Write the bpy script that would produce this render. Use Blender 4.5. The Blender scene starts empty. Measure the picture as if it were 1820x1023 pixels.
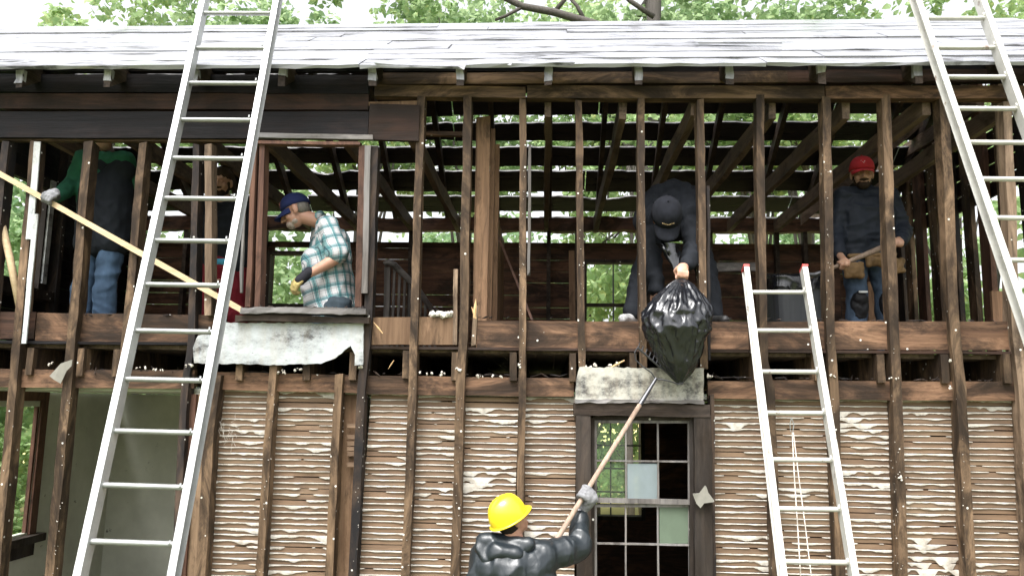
import bpy, bmesh, math, random
from mathutils import Vector, Matrix, Euler, noise
R = math.radians
random.seed(11)
S = bpy.context.scene
COL = S.collection
# ------------------------------------------------------------------ camera
EYE = 2.8; F = 1400.0
cam_d = bpy.data.cameras.new('camera'); cam = bpy.data.objects.new('camera', cam_d); COL.objects.link(cam)
cam_d.sensor_width = 36; cam_d.lens = 36*F/1820; cam_d.clip_end = 600; cam_d.clip_start = .05
CR = (Matrix.Rotation(R(2.8), 3, 'Z') @ Matrix.Rotation(R(90+8.3), 3, 'X') @ Matrix.Rotation(R(.85), 3, 'Z'))
cam.location = (0, 0, EYE); cam.rotation_euler = CR.to_euler()
S.camera = cam
# ------------------------------------------------------------------ world and light (overcast, raining)
W = bpy.data.worlds.new("World"); S.world = W; W.use_nodes = True
nt = W.node_tree; nt.nodes.clear()
sky = nt.nodes.new('ShaderNodeTexSky'); sky.sky_type = 'NISHITA'; sky.sun_disc = False
SUN_EL, SUN_AZ = R(62), R(200)
sky.sun_elevation = SUN_EL; sky.sun_rotation = SUN_AZ
sky.air_density = 1.0; sky.dust_density = 6.0; sky.ozone_density = 1.0
hs = nt.nodes.new('ShaderNodeHueSaturation'); hs.inputs['Saturation'].default_value = .15
bg = nt.nodes.new('ShaderNodeBackground'); bg.inputs[1].default_value = .15
ow = nt.nodes.new('ShaderNodeOutputWorld')
nt.links.new(sky.outputs[0], hs.inputs['Color']); nt.links.new(hs.outputs[0], bg.inputs[0]); nt.links.new(bg.outputs[0], ow.inputs[0])
sd = bpy.data.lights.new('sun', 'SUN'); sd.energy = 1.0; sd.angle = R(25); sd.color = (1, .98, .95)
so = bpy.data.objects.new('sun', sd); COL.objects.link(so)
so.rotation_euler = Vector((-math.sin(SUN_AZ)*math.cos(SUN_EL)*-1, math.cos(SUN_AZ)*math.cos(SUN_EL), math.sin(SUN_EL))).to_track_quat('Z', 'Y').to_euler()
S.view_settings.view_transform = 'Standard'; S.view_settings.look = 'None'
S.view_settings.exposure = 1.6; S.view_settings.gamma = 1
S.cycles.max_bounces = 8; S.cycles.transparent_max_bounces = 16
S.render.engine = 'CYCLES'

# ------------------------------------------------------------------ helpers
def P(px, py, Y):
    d = CR @ Vector(((px-910)/F, -(py-511.5)/F, -1))
    return Vector((0, 0, EYE)) + d*(Y/d.y)
def pz(px, py, z):            # pixel -> point at height z is rarely needed, kept for the ground
    d = CR @ Vector(((px-910)/F, -(py-511.5)/F, -1))
    return Vector((0, 0, EYE)) + d*((z-EYE)/d.z)
def onx(px, py, X):           # pixel -> point on the plane x = X
    d = CR @ Vector(((px-910)/F, -(py-511.5)/F, -1))
    return Vector((0, 0, EYE)) + d*(X/d.x)
def ztoline(a, b, z):         # point on line a-b at height z
    t = (z-a.z)/(b.z-a.z); return a+(b-a)*t

def thing(name, label, cat, loc, group=None, kind=None):
    o = bpy.data.objects.new(name, None); COL.objects.link(o); o.location = loc; o.empty_display_size = .2
    tag(o, label, cat, group, kind); return o
def tag(o, label=None, cat=None, group=None, kind=None):
    if label: o['label'] = label
    if cat: o['category'] = cat
    if group: o['group'] = group
    if kind: o['kind'] = kind
    return o
def wloc(o):
    v = Vector(o.location)
    while o.parent: o = o.parent; v = v + Vector(o.location)
    return v
def mesh_obj(name, me, mats, parent=None, origin=None, smooth=False):
    o = bpy.data.objects.new(name, me); COL.objects.link(o)
    if not isinstance(mats, (list, tuple)): mats = [mats]
    me.materials.clear()
    for m in mats: me.materials.append(m)
    base = wloc(parent) if parent else Vector((0, 0, 0))
    if parent: o.parent = parent
    if origin is not None:
        me.transform(Matrix.Translation(-Vector(origin))); o.location = Vector(origin)-base
    else:
        me.transform(Matrix.Translation(-base))
    if smooth:
        for p in me.polygons: p.use_smooth = True
    return o
def obj(name, bm, mats, parent=None, origin=None, smooth=False, label=None):
    me = bpy.data.meshes.new(name); bmesh.ops.recalc_face_normals(bm, faces=bm.faces[:]); bm.to_mesh(me); bm.free()
    o = mesh_obj(name, me, mats, parent, origin, smooth)
    if label: o['label'] = label
    return o

def n3(v, s=1.0, off=0.0): return noise.noise(Vector((v[0]*s+off, v[1]*s+off*.7, v[2]*s-off)))
def plank(bm, p0, p1, w, d, wv=(1, 0, 0), dv=(0, 1, 0), j=.002, seg=.14, end=0.0, mi=0, warp=0.0):
    """board whose FRONT face centre line is p0-p1; w across wv, thickness d along dv"""
    p0, p1, wv, dv = Vector(p0), Vector(p1), Vector(wv), Vector(dv)
    L = (p1-p0).length; n = max(1, int(L/seg)); rings = []; of = random.uniform(0, 99)
    ax = (p1-p0).normalized()
    for i in range(n+1):
        t = i/n; c = p0.lerp(p1, t); wb = warp*math.sin(t*3.1+of)
        c = c + wv*(noise.noise(Vector((t*L*1.7, of, 0)))*j*2.2+wb)
        r = []
        for a, b in ((-.5, 0), (.5, 0), (.5, 1), (-.5, 1)):
            q = c + wv*(a*w) + dv*(b*d)
            q += wv*random.uniform(-j, j) + dv*random.uniform(-j, j)
            if end and i in (0, n): q += ax*random.uniform(-end, end)
            r.append(bm.verts.new(q))
        rings.append(r)
    fs = []
    for i in range(n):
        for k in range(4):
            fs.append(bm.faces.new((rings[i][k], rings[i][(k+1) % 4], rings[i+1][(k+1) % 4], rings[i+1][k])))
    fs.append(bm.faces.new(rings[0][::-1])); fs.append(bm.faces.new(rings[-1]))
    for f in fs: f.material_index = mi
    return fs
def box(bm, a, b, mi=0):
    a, b = Vector(a), Vector(b)
    v = [bm.verts.new((x, y, z)) for x in (a.x, b.x) for y in (a.y, b.y) for z in (a.z, b.z)]
    for q in ((0, 1, 3, 2), (4, 6, 7, 5), (0, 4, 5, 1), (2, 3, 7, 6), (0, 2, 6, 4), (1, 5, 7, 3)):
        bm.faces.new([v[i] for i in q]).material_index = mi
def frame_of(ax):
    ax = Vector(ax).normalized(); u = ax.cross(Vector((0, 0, 1)))
    if u.length < .05: u = ax.cross(Vector((0, 1, 0)))
    u.normalize(); return ax, u, ax.cross(u).normalized()
def tube(bm, pts, rads, n=10, mi=0, caps=True, flat=1.0):
    pts = [Vector(p) for p in pts]
    if not isinstance(rads, (list, tuple)): rads = [rads]*len(pts)
    rings = []; u0 = None
    for i, p in enumerate(pts):
        a = pts[min(i+1, len(pts)-1)]-pts[max(i-1, 0)]
        if a.length < 1e-6: a = Vector((0, 0, 1))
        ax, u, v = frame_of(a)
        if u0 is not None:
            u = (u0-ax*u0.dot(ax)); u = u.normalized() if u.length > .01 else frame_of(a)[1]; v = ax.cross(u)
        u0 = u
        rings.append([bm.verts.new(p+(u*math.cos(k*2*math.pi/n)+v*math.sin(k*2*math.pi/n)*flat)*rads[i]) for k in range(n)])
    for i in range(len(pts)-1):
        for k in range(n):
            bm.faces.new((rings[i][k], rings[i][(k+1) % n], rings[i+1][(k+1) % n], rings[i+1][k])).material_index = mi
    if caps:
        bm.faces.new(rings[0][::-1]).material_index = mi; bm.faces.new(rings[-1]).material_index = mi
def prism(bm, pts, thick, dv=(0, 1, 0), mi=0):
    """outline polygon extruded along dv"""
    a = [bm.verts.new(p) for p in pts]; b = [bm.verts.new(Vector(p)+Vector(dv)*thick) for p in pts]; n = len(pts)
    bm.faces.new(a).material_index = mi; bm.faces.new(b[::-1]).material_index = mi
    for i in range(n): bm.faces.new((a[i], a[(i+1) % n], b[(i+1) % n], b[i])).material_index = mi
def chunk(bm, c, r, sq=(1, 1, 1), mi=0):
    m = Matrix.Translation(c) @ Euler((random.uniform(0, 6), random.uniform(0, 6), random.uniform(0, 6))).to_matrix().to_4x4() @ Matrix.Diagonal((sq[0], sq[1], sq[2], 1))
    g = bmesh.ops.create_icosphere(bm, subdivisions=1, radius=r, matrix=m)
    for v in g['verts']:
        v.co += Vector((random.uniform(-1, 1), random.uniform(-1, 1), random.uniform(-1, 1)))*r*.28
        for f in v.link_faces: f.material_index = mi

# ------------------------------------------------------------------ materials
class NB:
    def __init__(s, name):
        s.m = bpy.data.materials.new(name); s.m.use_nodes = True; s.t = s.m.node_tree; s.t.nodes.clear()
        s.out = s.t.nodes.new('ShaderNodeOutputMaterial'); s.b = s.t.nodes.new('ShaderNodeBsdfPrincipled')
        s.t.links.new(s.b.outputs[0], s.out.inputs[0])
    def n(s, ty, **kw):
        nd = s.t.nodes.new('ShaderNode'+ty)
        for k, v in kw.items(): setattr(nd, k, v)
        return nd
    def l(s, a, b): s.t.links.new(a, b)
    def setv(s, sock, v):
        if hasattr(v, 'links') or hasattr(v, 'is_output'): s.l(v, sock)
        else:
            if isinstance(v, tuple) and len(v) == 3 and sock.type == 'RGBA': v = v+(1,)
            sock.default_value = v
    def coord(s, scale=(1, 1, 1), rnd=True, rot=(0, 0, 0)):
        tc = s.n('TexCoord'); mp = s.n('Mapping'); mp.inputs['Scale'].default_value = scale; mp.inputs['Rotation'].default_value = rot
        s.l(tc.outputs['Object'], mp.inputs[0])
        if rnd:
            oi = s.n('ObjectInfo'); mu = s.n('Math', operation='MULTIPLY'); mu.inputs[1].default_value = 57.0
            s.l(oi.outputs['Random'], mu.inputs[0]); s.l(mu.outputs[0], mp.inputs['Location'])
        return mp.outputs[0]
    def noise(s, co, scale=1, det=5, rough=.6, dist=0):
        n = s.n('TexNoise'); n.inputs['Scale'].default_value = scale; n.inputs['Detail'].default_value = det
        n.inputs['Roughness'].default_value = rough; n.inputs['Distortion'].default_value = dist; s.l(co, n.inputs['Vector']); return n.outputs['Fac']
    def ramp(s, fac, stops, interp='LINEAR'):
        r = s.n('ValToRGB'); cr = r.color_ramp; cr.interpolation = interp
        while len(cr.elements) < len(stops): cr.elements.new(.5)
        for e, (p, c) in zip(cr.elements, stops):
            e.position = p; e.color = (c, c, c, 1) if not isinstance(c, tuple) else c+(1,)
        s.l(fac, r.inputs[0]); return r.outputs[0]
    def mix(s, fac, a, b, mode='MIX'):
        m = s.n('Mix', data_type='RGBA', blend_type=mode); s.setv(m.inputs[0], fac); s.setv(m.inputs[6], a); s.setv(m.inputs[7], b); return m.outputs[2]
    def math(s, op, a, b=None, c=None):
        m = s.n('Math', operation=op)
        for i, v in enumerate((a, b, c)):
            if v is None: continue
            s.setv(m.inputs[i], v)
        return m.outputs[0]
    def bump(s, h, st=.3, d=.01):
        b = s.n('Bump'); b.inputs['Strength'].default_value = st; b.inputs['Distance'].default_value = d; s.l(h, b.inputs['Height']); s.l(b.outputs[0], s.b.inputs['Normal'])
    def base(s, c): s.setv(s.b.inputs['Base Color'], c)
    def rough(s, r): s.setv(s.b.inputs['Roughness'], r)

def wood(name, light, dark, char=.4, ax=2, char_col=(.019, .014, .011), rough=.55, specks=.0, gray=0.0):
    """grain runs along ax; char = share of burnt black area"""
    b = NB(name)
    gs = [26, 26, 26]; gs[ax] = 1.3; bs = [5, 5, 5]; bs[ax] = 1.6
    g = b.noise(b.coord(tuple(gs)), 1, 6, .65, .4)
    col = b.mix(b.ramp(g, [(.3, 0.), (.7, 1.)]), dark, light)
    oi = b.n('ObjectInfo')
    vr = b.math('MULTIPLY_ADD', oi.outputs['Random'], .5, .72)
    vm = b.n('VectorMath', operation='SCALE'); b.l(col, vm.inputs[0]); b.l(vr, vm.inputs['Scale']); col = vm.outputs[0]
    big = b.noise(b.coord(tuple(bs)), 1, 8, .72, .9)
    lo = .5+(.5-char)*.55
    ch = b.ramp(big, [(lo-.10, 0.), (lo+.02, .75), (lo+.12, 1.)])
    bl = b.noise(b.coord(tuple(x*.8 for x in bs)), 1, 6, .7, .5)
    col = b.mix(b.math('MULTIPLY', b.ramp(bl, [(.54, 0.), (.66, 1.)]), .55), col, tuple(min(1, c*1.45) for c in light))
    col = b.mix(b.math('MULTIPLY', ch, .93), col, char_col)
    if gray:
        gn = b.noise(b.coord(tuple(x*.6 for x in bs)), 1, 4, .6)
        col = b.mix(b.math('MULTIPLY', b.ramp(gn, [(.45, 0.), (.65, 1.)]), gray), col, (.3, .3, .31))
    if specks:
        vo = b.n('TexVoronoi'); vo.inputs['Scale'].default_value = 22; b.l(b.coord((1, 1, 1)), vo.inputs['Vector'])
        pick = b.n('SeparateColor'); b.l(vo.outputs['Color'], pick.inputs[0])
        sp = b.math('MULTIPLY', b.math('LESS_THAN', vo.outputs['Distance'], .17), b.math('LESS_THAN', pick.outputs[0], specks))
        col = b.mix(sp, col, (.62, .6, .56))
    b.base(col); b.b.inputs['Specular IOR Level'].default_value = .13 if rough > .4 else .5
    b.rough(b.ramp(g, [(.2, rough-.12), (.8, rough+.18)]))
    b.bump(b.math('ADD', g, b.math('MULTIPLY', big, .6)), .6, .008)
    return b.m
def plain(name, col, rough=.6, nscale=30, var=.25, bump=.15, metal=0, spec=.5, bd=.004):
    b = NB(name); n = b.noise(b.coord((nscale,)*3), 1, 4, .6)
    d = tuple(c*(1-var) for c in col)
    b.base(b.mix(n, d, tuple(min(1, c*(1+var)) for c in col))); b.rough(rough); b.b.inputs['Metallic'].default_value = metal
    b.b.inputs['Specular IOR Level'].default_value = spec
    if bump: b.bump(n, bump, bd)
    return b.m

M = {}
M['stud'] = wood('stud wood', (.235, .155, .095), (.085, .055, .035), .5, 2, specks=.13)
M['stud_pale'] = wood('light stud wood', (.30, .215, .15), (.11, .075, .05), .38, 2, specks=.10)  # paler, less charred wood for a few whole pieces
M['stud_burnt'] = wood('burnt stud wood', (.085, .058, .042), (.034, .025, .02), .5, 2, (.014, .014, .016), specks=.12)
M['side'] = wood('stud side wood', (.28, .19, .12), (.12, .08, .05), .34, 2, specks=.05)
M['red'] = wood('reddish casing wood', (.15, .08, .055), (.06, .033, .026), .25, 2)
M['beam'] = wood('beam wood', (.25, .145, .088), (.095, .052, .033), .5, 0, specks=.04)
M['beam_dark'] = wood('burnt beam wood', (.070, .038, .026), (.026, .016, .013), .45, 0)
M['char'] = wood('charred board', (.020, .014, .013), (.009, .008, .009), .5, 0, (.008, .008, .009), .5)
M['plate'] = wood('plate wood', (.22, .14, .085), (.075, .048, .033), .48, 0)
M['char_wet'] = wood('wet charred roof board', (.03, .022, .02), (.013, .011, .012), .5, 0, (.008, .008, .009), .3)
M['joist'] = wood('joist wood', (.21, .15, .11), (.085, .06, .045), .3, 1)
M['rafter'] = wood('rafter wood', (.085, .062, .05), (.03, .024, .02), .35, 1)
M['tail'] = wood('rafter tail wood', (.5, .5, .54), (.22, .22, .25), .12, 2)
M['rearboard'] = wood('rear wall boards', (.15, .075, .045), (.055, .03, .022), .4, 0)
M['tanboard'] = wood('tan partition boards', (.29, .175, .105), (.13, .078, .048), .25, 2)
M['orange'] = wood('fresh orange wood', (.23, .145, .088), (.12, .07, .042), .22, 2)
M['greywood'] = wood('grey weathered wood', (.22, .20, .185), (.08, .07, .065), .2, 2, gray=.3)
M['greywoodx'] = wood('grey weathered sill wood', (.24, .22, .21), (.08, .075, .072), .25, 0, gray=.3)
M['pine'] = wood('fresh pine', (.55, .43, .28), (.40, .30, .18), .0, 0, rough=.6)
M['pole'] = wood('handle wood', (.36, .27, .21), (.17, .12, .09), .03, 2)
M['casing'] = wood('charred window casing', (.058, .042, .032), (.02, .016, .013), .5, 2, specks=.10, gray=.06)
M['casingx'] = wood('charred window head', (.085, .06, .045), (.026, .02, .017), .42, 0, gray=.08)

def m_lath():
    b = NB('lath wood')
    g = b.noise(b.coord((1.6, 30, 24)), 1, 6, .6)
    col = b.mix(b.ramp(g, [(.25, 0.), (.75, 1.)]), (.105, .064, .040), (.26, .165, .10))
    bn = b.noise(b.coord((3, 3, 4)), 1, 5, .65)
    col = b.mix(b.math('MULTIPLY', b.ramp(bn, [(.52, 0.), (.72, 1.)]), .6), col, (.10, .065, .05))
    bm_ = b.noise(b.coord((1.1, 1, 14)), 1, 3, .6)
    col = b.mix(b.math('MULTIPLY', b.ramp(bm_, [(.5, 0.), (.62, 1.)]), .3), col, (.33, .24, .155))
    b.base(col); b.rough(.7); b.bump(g, .5, .004); return b.m
M['lath'] = m_lath()
def m_key():
    b = NB('plaster key'); n = b.noise(b.coord((14, 14, 14)), 1, 5, .6)
    b.base(b.mix(b.ramp(n, [(.3, 0.), (.65, 1.)]), (.34, .30, .25), (.66, .62, .56))); b.rough(.85)
    b.bump(b.noise(b.coord((60, 60, 60)), 1, 4, .6), .5, .004); return b.m
M['key'] = m_key()
def m_plaster():
    b = NB('old plaster wall'); n = b.noise(b.coord((1.2, 1.2, 1.2)), 1, 6, .65); n2 = b.noise(b.coord((8, 8, 8)), 1, 5, .7)
    col = b.mix(b.ramp(n, [(.3, 0.), (.7, 1.)]), (.44, .45, .38), (.66, .67, .58))
    col = b.mix(b.ramp(n2, [(.66, 0.), (.72, 1.)]), col, (.07, .06, .05))
    b.base(col); b.rough(.9); b.bump(n2, .3, .01); return b.m
M['plaster'] = m_plaster()
def m_panel(name, soot=.5, sx=1.5, tint=(.78, .80, .80)):
    b = NB(name); n = b.noise(b.coord((sx*1.3, 2, 3.2)), 1, 12, .8, 0); n2 = b.noise(b.coord((40, 40, 40)), 1, 4, .7)
    lo = .5+(.5-soot)*.45
    col = b.mix(b.ramp(n, [(lo-.04, 0.), (lo+.06, .3), (lo+.16, .95)]), tint, (.035, .033, .035))
    col = b.mix(b.ramp(n2, [(.66, 0.), (.7, .7)]), col, (.1, .09, .08))
    st = b.noise(b.coord((18, 5, 2.2)), 1, 5, .6); col = b.mix(b.math('MULTIPLY', b.ramp(st, [(.45, 0.), (.75, 1.)]), .4), col, (.42, .36, .27))
    b.base(col); b.rough(.75); b.bump(n2, .3, .004); return b.m
M['panel'] = m_panel('white painted panel with soot', .60, 1.5, (.50, .53, .54))
M['panel2'] = m_panel('cream plaster panel with soot', .66, 2, (.50, .49, .43))
M['white_strip'] = m_panel('white painted strip', .55, 4, (.50, .53, .54))
def m_roof():
    b = NB('wet roof boards'); g = b.noise(b.coord((.9, 16, 16)), 1, 6, .65, .3); n = b.noise(b.coord((1.6, 4, 4)), 1, 6, .7, .4)
    col = b.mix(g, (.18, .18, .20), (.38, .38, .41))
    dk = b.ramp(n, [(.51, 0.), (.64, 1.)])
    col = b.mix(dk, col, (.02, .02, .022))
    b.base(col); b.rough(b.math('MULTIPLY_ADD', dk, .4, .22)); b.b.inputs['Specular IOR Level'].default_value = .8
    b.l(b.math('MULTIPLY_ADD', dk, -.85, .9), b.b.inputs['Coat Weight']); b.b.inputs['Coat Roughness'].default_value = .14
    b.bump(g, .12, .004); return b.m
M['roof'] = m_roof()
def m_alu(name='ladder aluminium', c=(.52, .53, .53), met=.35, rough=.42, paint=0):
    b = NB(name); n = b.noise(b.coord((9, 9, 9)), 1, 5, .65); n2 = b.noise(b.coord((70, 70, 12)), 1, 3, .6)
    col = b.mix(b.ramp(n, [(.35, 0.), (.7, 1.)]), tuple(x*.78 for x in c), c)
    col = b.mix(b.ramp(n2, [(.66, 0.), (.72, .5)]), col, (.25, .24, .22))
    if paint: col = b.mix(b.ramp(b.noise(b.coord((16, 16, 5)), 1, 5, .7), [(.62, 0.), (.66, 1.)]), col, (.22, .17, .14))
    b.base(col); b.rough(rough); b.b.inputs['Metallic'].default_value = met; b.bump(n2, .1, .002); return b.m
M['alu'] = m_alu(); M['alu_paint'] = m_alu('paint spattered ladder', (.56, .55, .51), .1, .5, 1)
M['rung'] = m_alu('ladder rung metal', (.38, .39, .38), .45, .35)
M['redcap'] = plain('red ladder tip', (.5, .05, .04), .5)
M['steel'] = plain('dark steel', (.07, .07, .075), .35, metal=.8)
M['nail'] = plain('black rubber', (.02, .02, .02), .6)
def m_cloth(name, col, rough=.85, var=.2, sc=9, wet=0):
    b = NB(name); n = b.noise(b.coord((sc, sc, sc*.6)), 1, 5, .6); w = b.noise(b.coord((160, 160, 160)), 1, 2, .5)
    b.base(b.mix(b.ramp(n, [(.3, 0.), (.7, 1.)]), tuple(c*(1-var) for c in col), tuple(min(1, c*(1+var)) for c in col)))
    b.rough(rough); b.b.inputs['Specular IOR Level'].default_value = .22; b.bump(b.math('ADD', b.math('MULTIPLY', n, 1.0), b.math('MULTIPLY', w, .08)), .45, .012); return b.m
M['navy'] = m_cloth('navy cloth', (.016, .024, .045)); M['darkcoat'] = m_cloth('dark work cloth', (.011, .013, .017))
M['jacket'] = m_cloth('dark blue jacket cloth', (.013, .017, .026), .6); M['jeans'] = m_cloth('blue denim', (.065, .11, .18), .85, .35)
M['jeans_dark'] = m_cloth('dirty denim', (.05, .075, .115), .85, .45, 12); M['green'] = m_cloth('green knit', (.025, .115, .065), .9, .3)
M['vest'] = m_cloth('dark grey vest cloth', (.014, .017, .022)); M['red_cloth'] = m_cloth('dark red cloth', (.16, .012, .02)); M['cyan'] = m_cloth('cyan cloth', (.07, .33, .48))
M['cap_red'] = m_cloth('red cap cloth', (.42, .03, .04)); M['cap_blue'] = m_cloth('blue cap cloth', (.016, .024, .085)); M['cap_black'] = m_cloth('black cap cloth', (.009, .010, .014), .95, .4, 22)
M['glove_tan'] = m_cloth('tan glove', (.34, .27, .11), .85, .35, 18); M['glove_black'] = m_cloth('black glove cuff', (.02, .02, .026)); M['glove_grey'] = m_cloth('grey glove', (.19, .19, .20), .85, .3, 20)
M['leather'] = m_cloth('tan leather', (.20, .125, .06), .6, .35, 16); M['trouser'] = m_cloth('slate trousers', (.035, .05, .062))
M['kneepad'] = m_cloth('black knee pad', (.01, .01, .012), .5); M['beanie'] = m_cloth('brown knit', (.06, .04, .028)); M['hair'] = m_cloth('dark hair', (.018, .013, .01), .6, .3, 60)
M['hair_grey'] = m_cloth('grey hair', (.17, .155, .14), .7, .3, 60); M['beard_grey'] = m_cloth('grizzled beard', (.33, .27, .23), .8, .3, 60); M['beard'] = m_cloth('dark beard', (.03, .018, .012), .7, .3, 60); M['sneaker'] = m_cloth('sneaker', (.35, .35, .35), .6, .5, 30)
M['white_cloth'] = m_cloth('pale cuff', (.55, .52, .56))
def m_skin(name, c):
    b = NB(name); n = b.noise(b.coord((25, 25, 25)), 1, 4, .6); b.base(b.mix(n, tuple(x*.82 for x in c), c)); b.rough(.5)
    b.b.inputs['Subsurface Weight'].default_value = .12; b.b.inputs['Subsurface Radius'].default_value = (.02, .008, .005); b.bump(n, .12, .003); return b.m
M['skin'] = m_skin('skin', (.56, .32, .22)); M['skin_pink'] = m_skin('ruddy skin', (.48, .26, .18)); M['skin_tan'] = m_skin('tan skin', (.48, .28, .19))
M['eye'] = plain('dark eye', (.02, .015, .012), .25, bump=0); M['mouth'] = plain('lip', (.28, .11, .09), .5, bump=0)
def m_plastic(name, c, rough=.2, coat=.6, bumpd=.01, bs=14):
    b = NB(name); n = b.noise(b.coord((bs, bs, bs*.5)), 1, 5, .55, .6); b.base(c); b.rough(rough); b.b.inputs['Coat Weight'].default_value = coat; b.b.inputs['Coat Roughness'].default_value = .12
    b.bump(n, .5, bumpd); return b.m
M['bag'] = m_plastic('black plastic bag', (.008, .009, .012), .17, .5, .022, 11)
M['raincoat'] = m_plastic('wet dark rain jacket', (.013, .018, .022), .40, .15, .014, 14)
M['helmet'] = m_plastic('yellow helmet shell', (.82, .62, .02), .32, .35, .0015)
M['bin'] = plain('dark grey bin plastic', (.055, .06, .068), .45)
def m_plaid():
    b = NB('teal and white plaid cotton'); co = b.coord((1, 1, 1), False, (0, R(14), 0)); sp = b.n('SeparateXYZ'); b.l(co, sp.inputs[0])
    def bands(s_, per):
        u = b.math('FRACT', b.math('MULTIPLY', s_, 1/per)); r = b.ramp(u, [(0., 0.), (.22, 0.), (.24, 1.), (.54, 1.), (.56, 0.), (1., 0.)], 'CONSTANT')
        thin = b.ramp(u, [(0., 0.), (.10, 1.), (.135, 0.), (.36, 1.), (.41, 0.), (.60, 1.), (.635, 0.)], 'CONSTANT'); return r, thin
    yx = b.math('ADD', sp.outputs[0], b.math('MULTIPLY', sp.outputs[1], .9))
    r1, t1 = bands(yx, .088); r2, t2 = bands(sp.outputs[2], .088)
    col = b.mix(b.math('MULTIPLY', r1, .75), (.50, .50, .51), (.04, .20, .21)); col = b.mix(b.math('MULTIPLY', r2, .7), col, (.03, .17, .19))
    col = b.mix(b.math('MULTIPLY', t1, .75), col, (.012, .03, .05)); col = b.mix(b.math('MULTIPLY', t2, .75), col, (.012, .03, .05))
    n = b.noise(b.coord((9, 9, 9), False), 1, 4, .6); b.base(col); b.rough(.9); b.bump(n, .5, .014); return b.m
M['plaid'] = m_plaid()
def m_bark():
    b = NB('bark'); g = b.noise(b.coord((22, 22, 4)), 1, 6, .7); b.base(b.mix(g, (.03, .026, .022), (.13, .115, .10))); b.rough(.9); b.bump(g, .8, .03); return b.m
M['bark'] = m_bark()
def m_leaf(name, c1, c2, c3):
    b = NB(name); oi = b.n('ObjectInfo'); n = b.noise(b.coord((.9, .9, .9)), 1, 4, .7); n2 = b.noise(b.coord((9, 9, 9)), 1, 2, .7)
    col = b.mix(b.ramp(n, [(.35, 0.), (.65, 1.)]), c1, c2); col = b.mix(b.ramp(n2, [(.52, 0.), (.72, 1.)]), col, c3)
    b.base(col); b.rough(.5); tr = b.n('BsdfTranslucent'); b.l(b.mix(.65, col, (.48, .60, .34)), tr.inputs[0]); ms = b.n('MixShader'); ms.inputs[0].default_value = .6
    b.l(b.b.outputs[0], ms.inputs[1]); b.l(tr.outputs[0], ms.inputs[2]); b.l(ms.outputs[0], b.out.inputs[0]); return b.m
M['leaf'] = m_leaf('green leaves', (.10, .20, .075), (.18, .30, .12), (.30, .40, .17)); M['leaf_y'] = m_leaf('yellowing leaves', (.15, .28, .10), (.25, .38, .15), (.45, .46, .15))
M['leaf_d'] = m_leaf('dark leaves', (.09, .20, .09), (.15, .28, .12), (.22, .36, .14))
def m_ground():
    b = NB('grass ground'); tc = b.n('TexCoord'); n = b.noise(tc.outputs['Object'], .35, 8, .7); n2 = b.noise(tc.outputs['Object'], 9, 6, .75)
    sp = b.n('SeparateXYZ'); b.l(tc.outputs['Object'], sp.inputs[0])
    far = b.ramp(b.math('MULTIPLY', b.math('ADD', sp.outputs[1], b.math('MULTIPLY', n, 8)), .02), [(.30, 0.), (.42, 1.)])
    near = b.mix(b.ramp(n2, [(.3, 0.), (.7, 1.)]), (.07, .09, .035), (.16, .18, .07)); dry = b.mix(n2, (.42, .36, .13), (.62, .54, .22))
    col = b.mix(b.math('MAXIMUM', far, b.math('MULTIPLY', b.ramp(n, [(.55, 0.), (.7, 1.)]), .4)), near, dry); b.base(col); b.rough(.95); b.bump(n2, .8, .05); return b.m
M['ground'] = m_ground()
def m_glass(name, tint=(.8, .9, .85), dirt=.1, dcol=(.5, .55, .52)):
    b = NB(name); gl = b.n('BsdfGlossy'); gl.inputs['Roughness'].default_value = .05; tr = b.n('BsdfTransparent'); tr.inputs[0].default_value = tint+(1,)
    fr = b.n('Fresnel'); m1 = b.n('MixShader'); b.l(fr.outputs[0], m1.inputs[0]); b.l(tr.outputs[0], m1.inputs[1]); b.l(gl.outputs[0], m1.inputs[2])
    n = b.noise(b.coord((9, 9, 5)), 1, 5, .6); b.base(dcol); b.rough(.6)
    m2 = b.n('MixShader'); b.l(b.math('MULTIPLY', b.ramp(n, [(.2, .75), (.8, 1.)]), dirt), m2.inputs[0]); b.l(m1.outputs[0], m2.inputs[1]); b.l(b.b.outputs[0], m2.inputs[2]); b.l(m2.outputs[0], b.out.inputs[0]); return b.m
M['glass'] = m_glass('window glass', (.86, .96, .90), .05); M['glass_blue'] = m_glass('dusty bluish glass', (.8, .86, .88), .62, (.32, .38, .40)); M['glass_green'] = m_glass('dusty green glass', (.7, .8, .7), .8, (.16, .21, .15))
M['rope'] = plain('rope', (.55, .5, .44), .9, 60); M['stone'] = plain('foundation stone', (.24, .23, .21), .9, 6, .4, .6, bd=.03)
M['orange_tag'] = plain('splinter wood', (.6, .4, .2), .8)
M['paper'] = plain('torn paper', (.22, .21, .18), .85, 12, .3)

# ================================================================== THE HOUSE
YF = 5.60; YR = 9.80; XL, XR = -5.46, 4.30; ZF1 = .50; ZF2 = 3.19; YRIDGE = 7.7; ZRIDGE = P(978, 40, 7.7).z; ZEAVE = P(978, 115, 5.33).z
SL = (ZRIDGE-ZEAVE)/(YRIDGE-5.33)          # roof slope
SD = .10                                         # stud depth
def roof_z(Y): return ZRIDGE-abs(Y-YRIDGE)*SL
house = thing('house', 'burned timber house stripped to its studs, with a wet board roof', 'house', (-.6, YF, 0))
def hobj(name, bm, m, label=None, parent=None, smooth=False, o=None): return obj(name, bm, m, parent or house, o, smooth, label)

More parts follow.
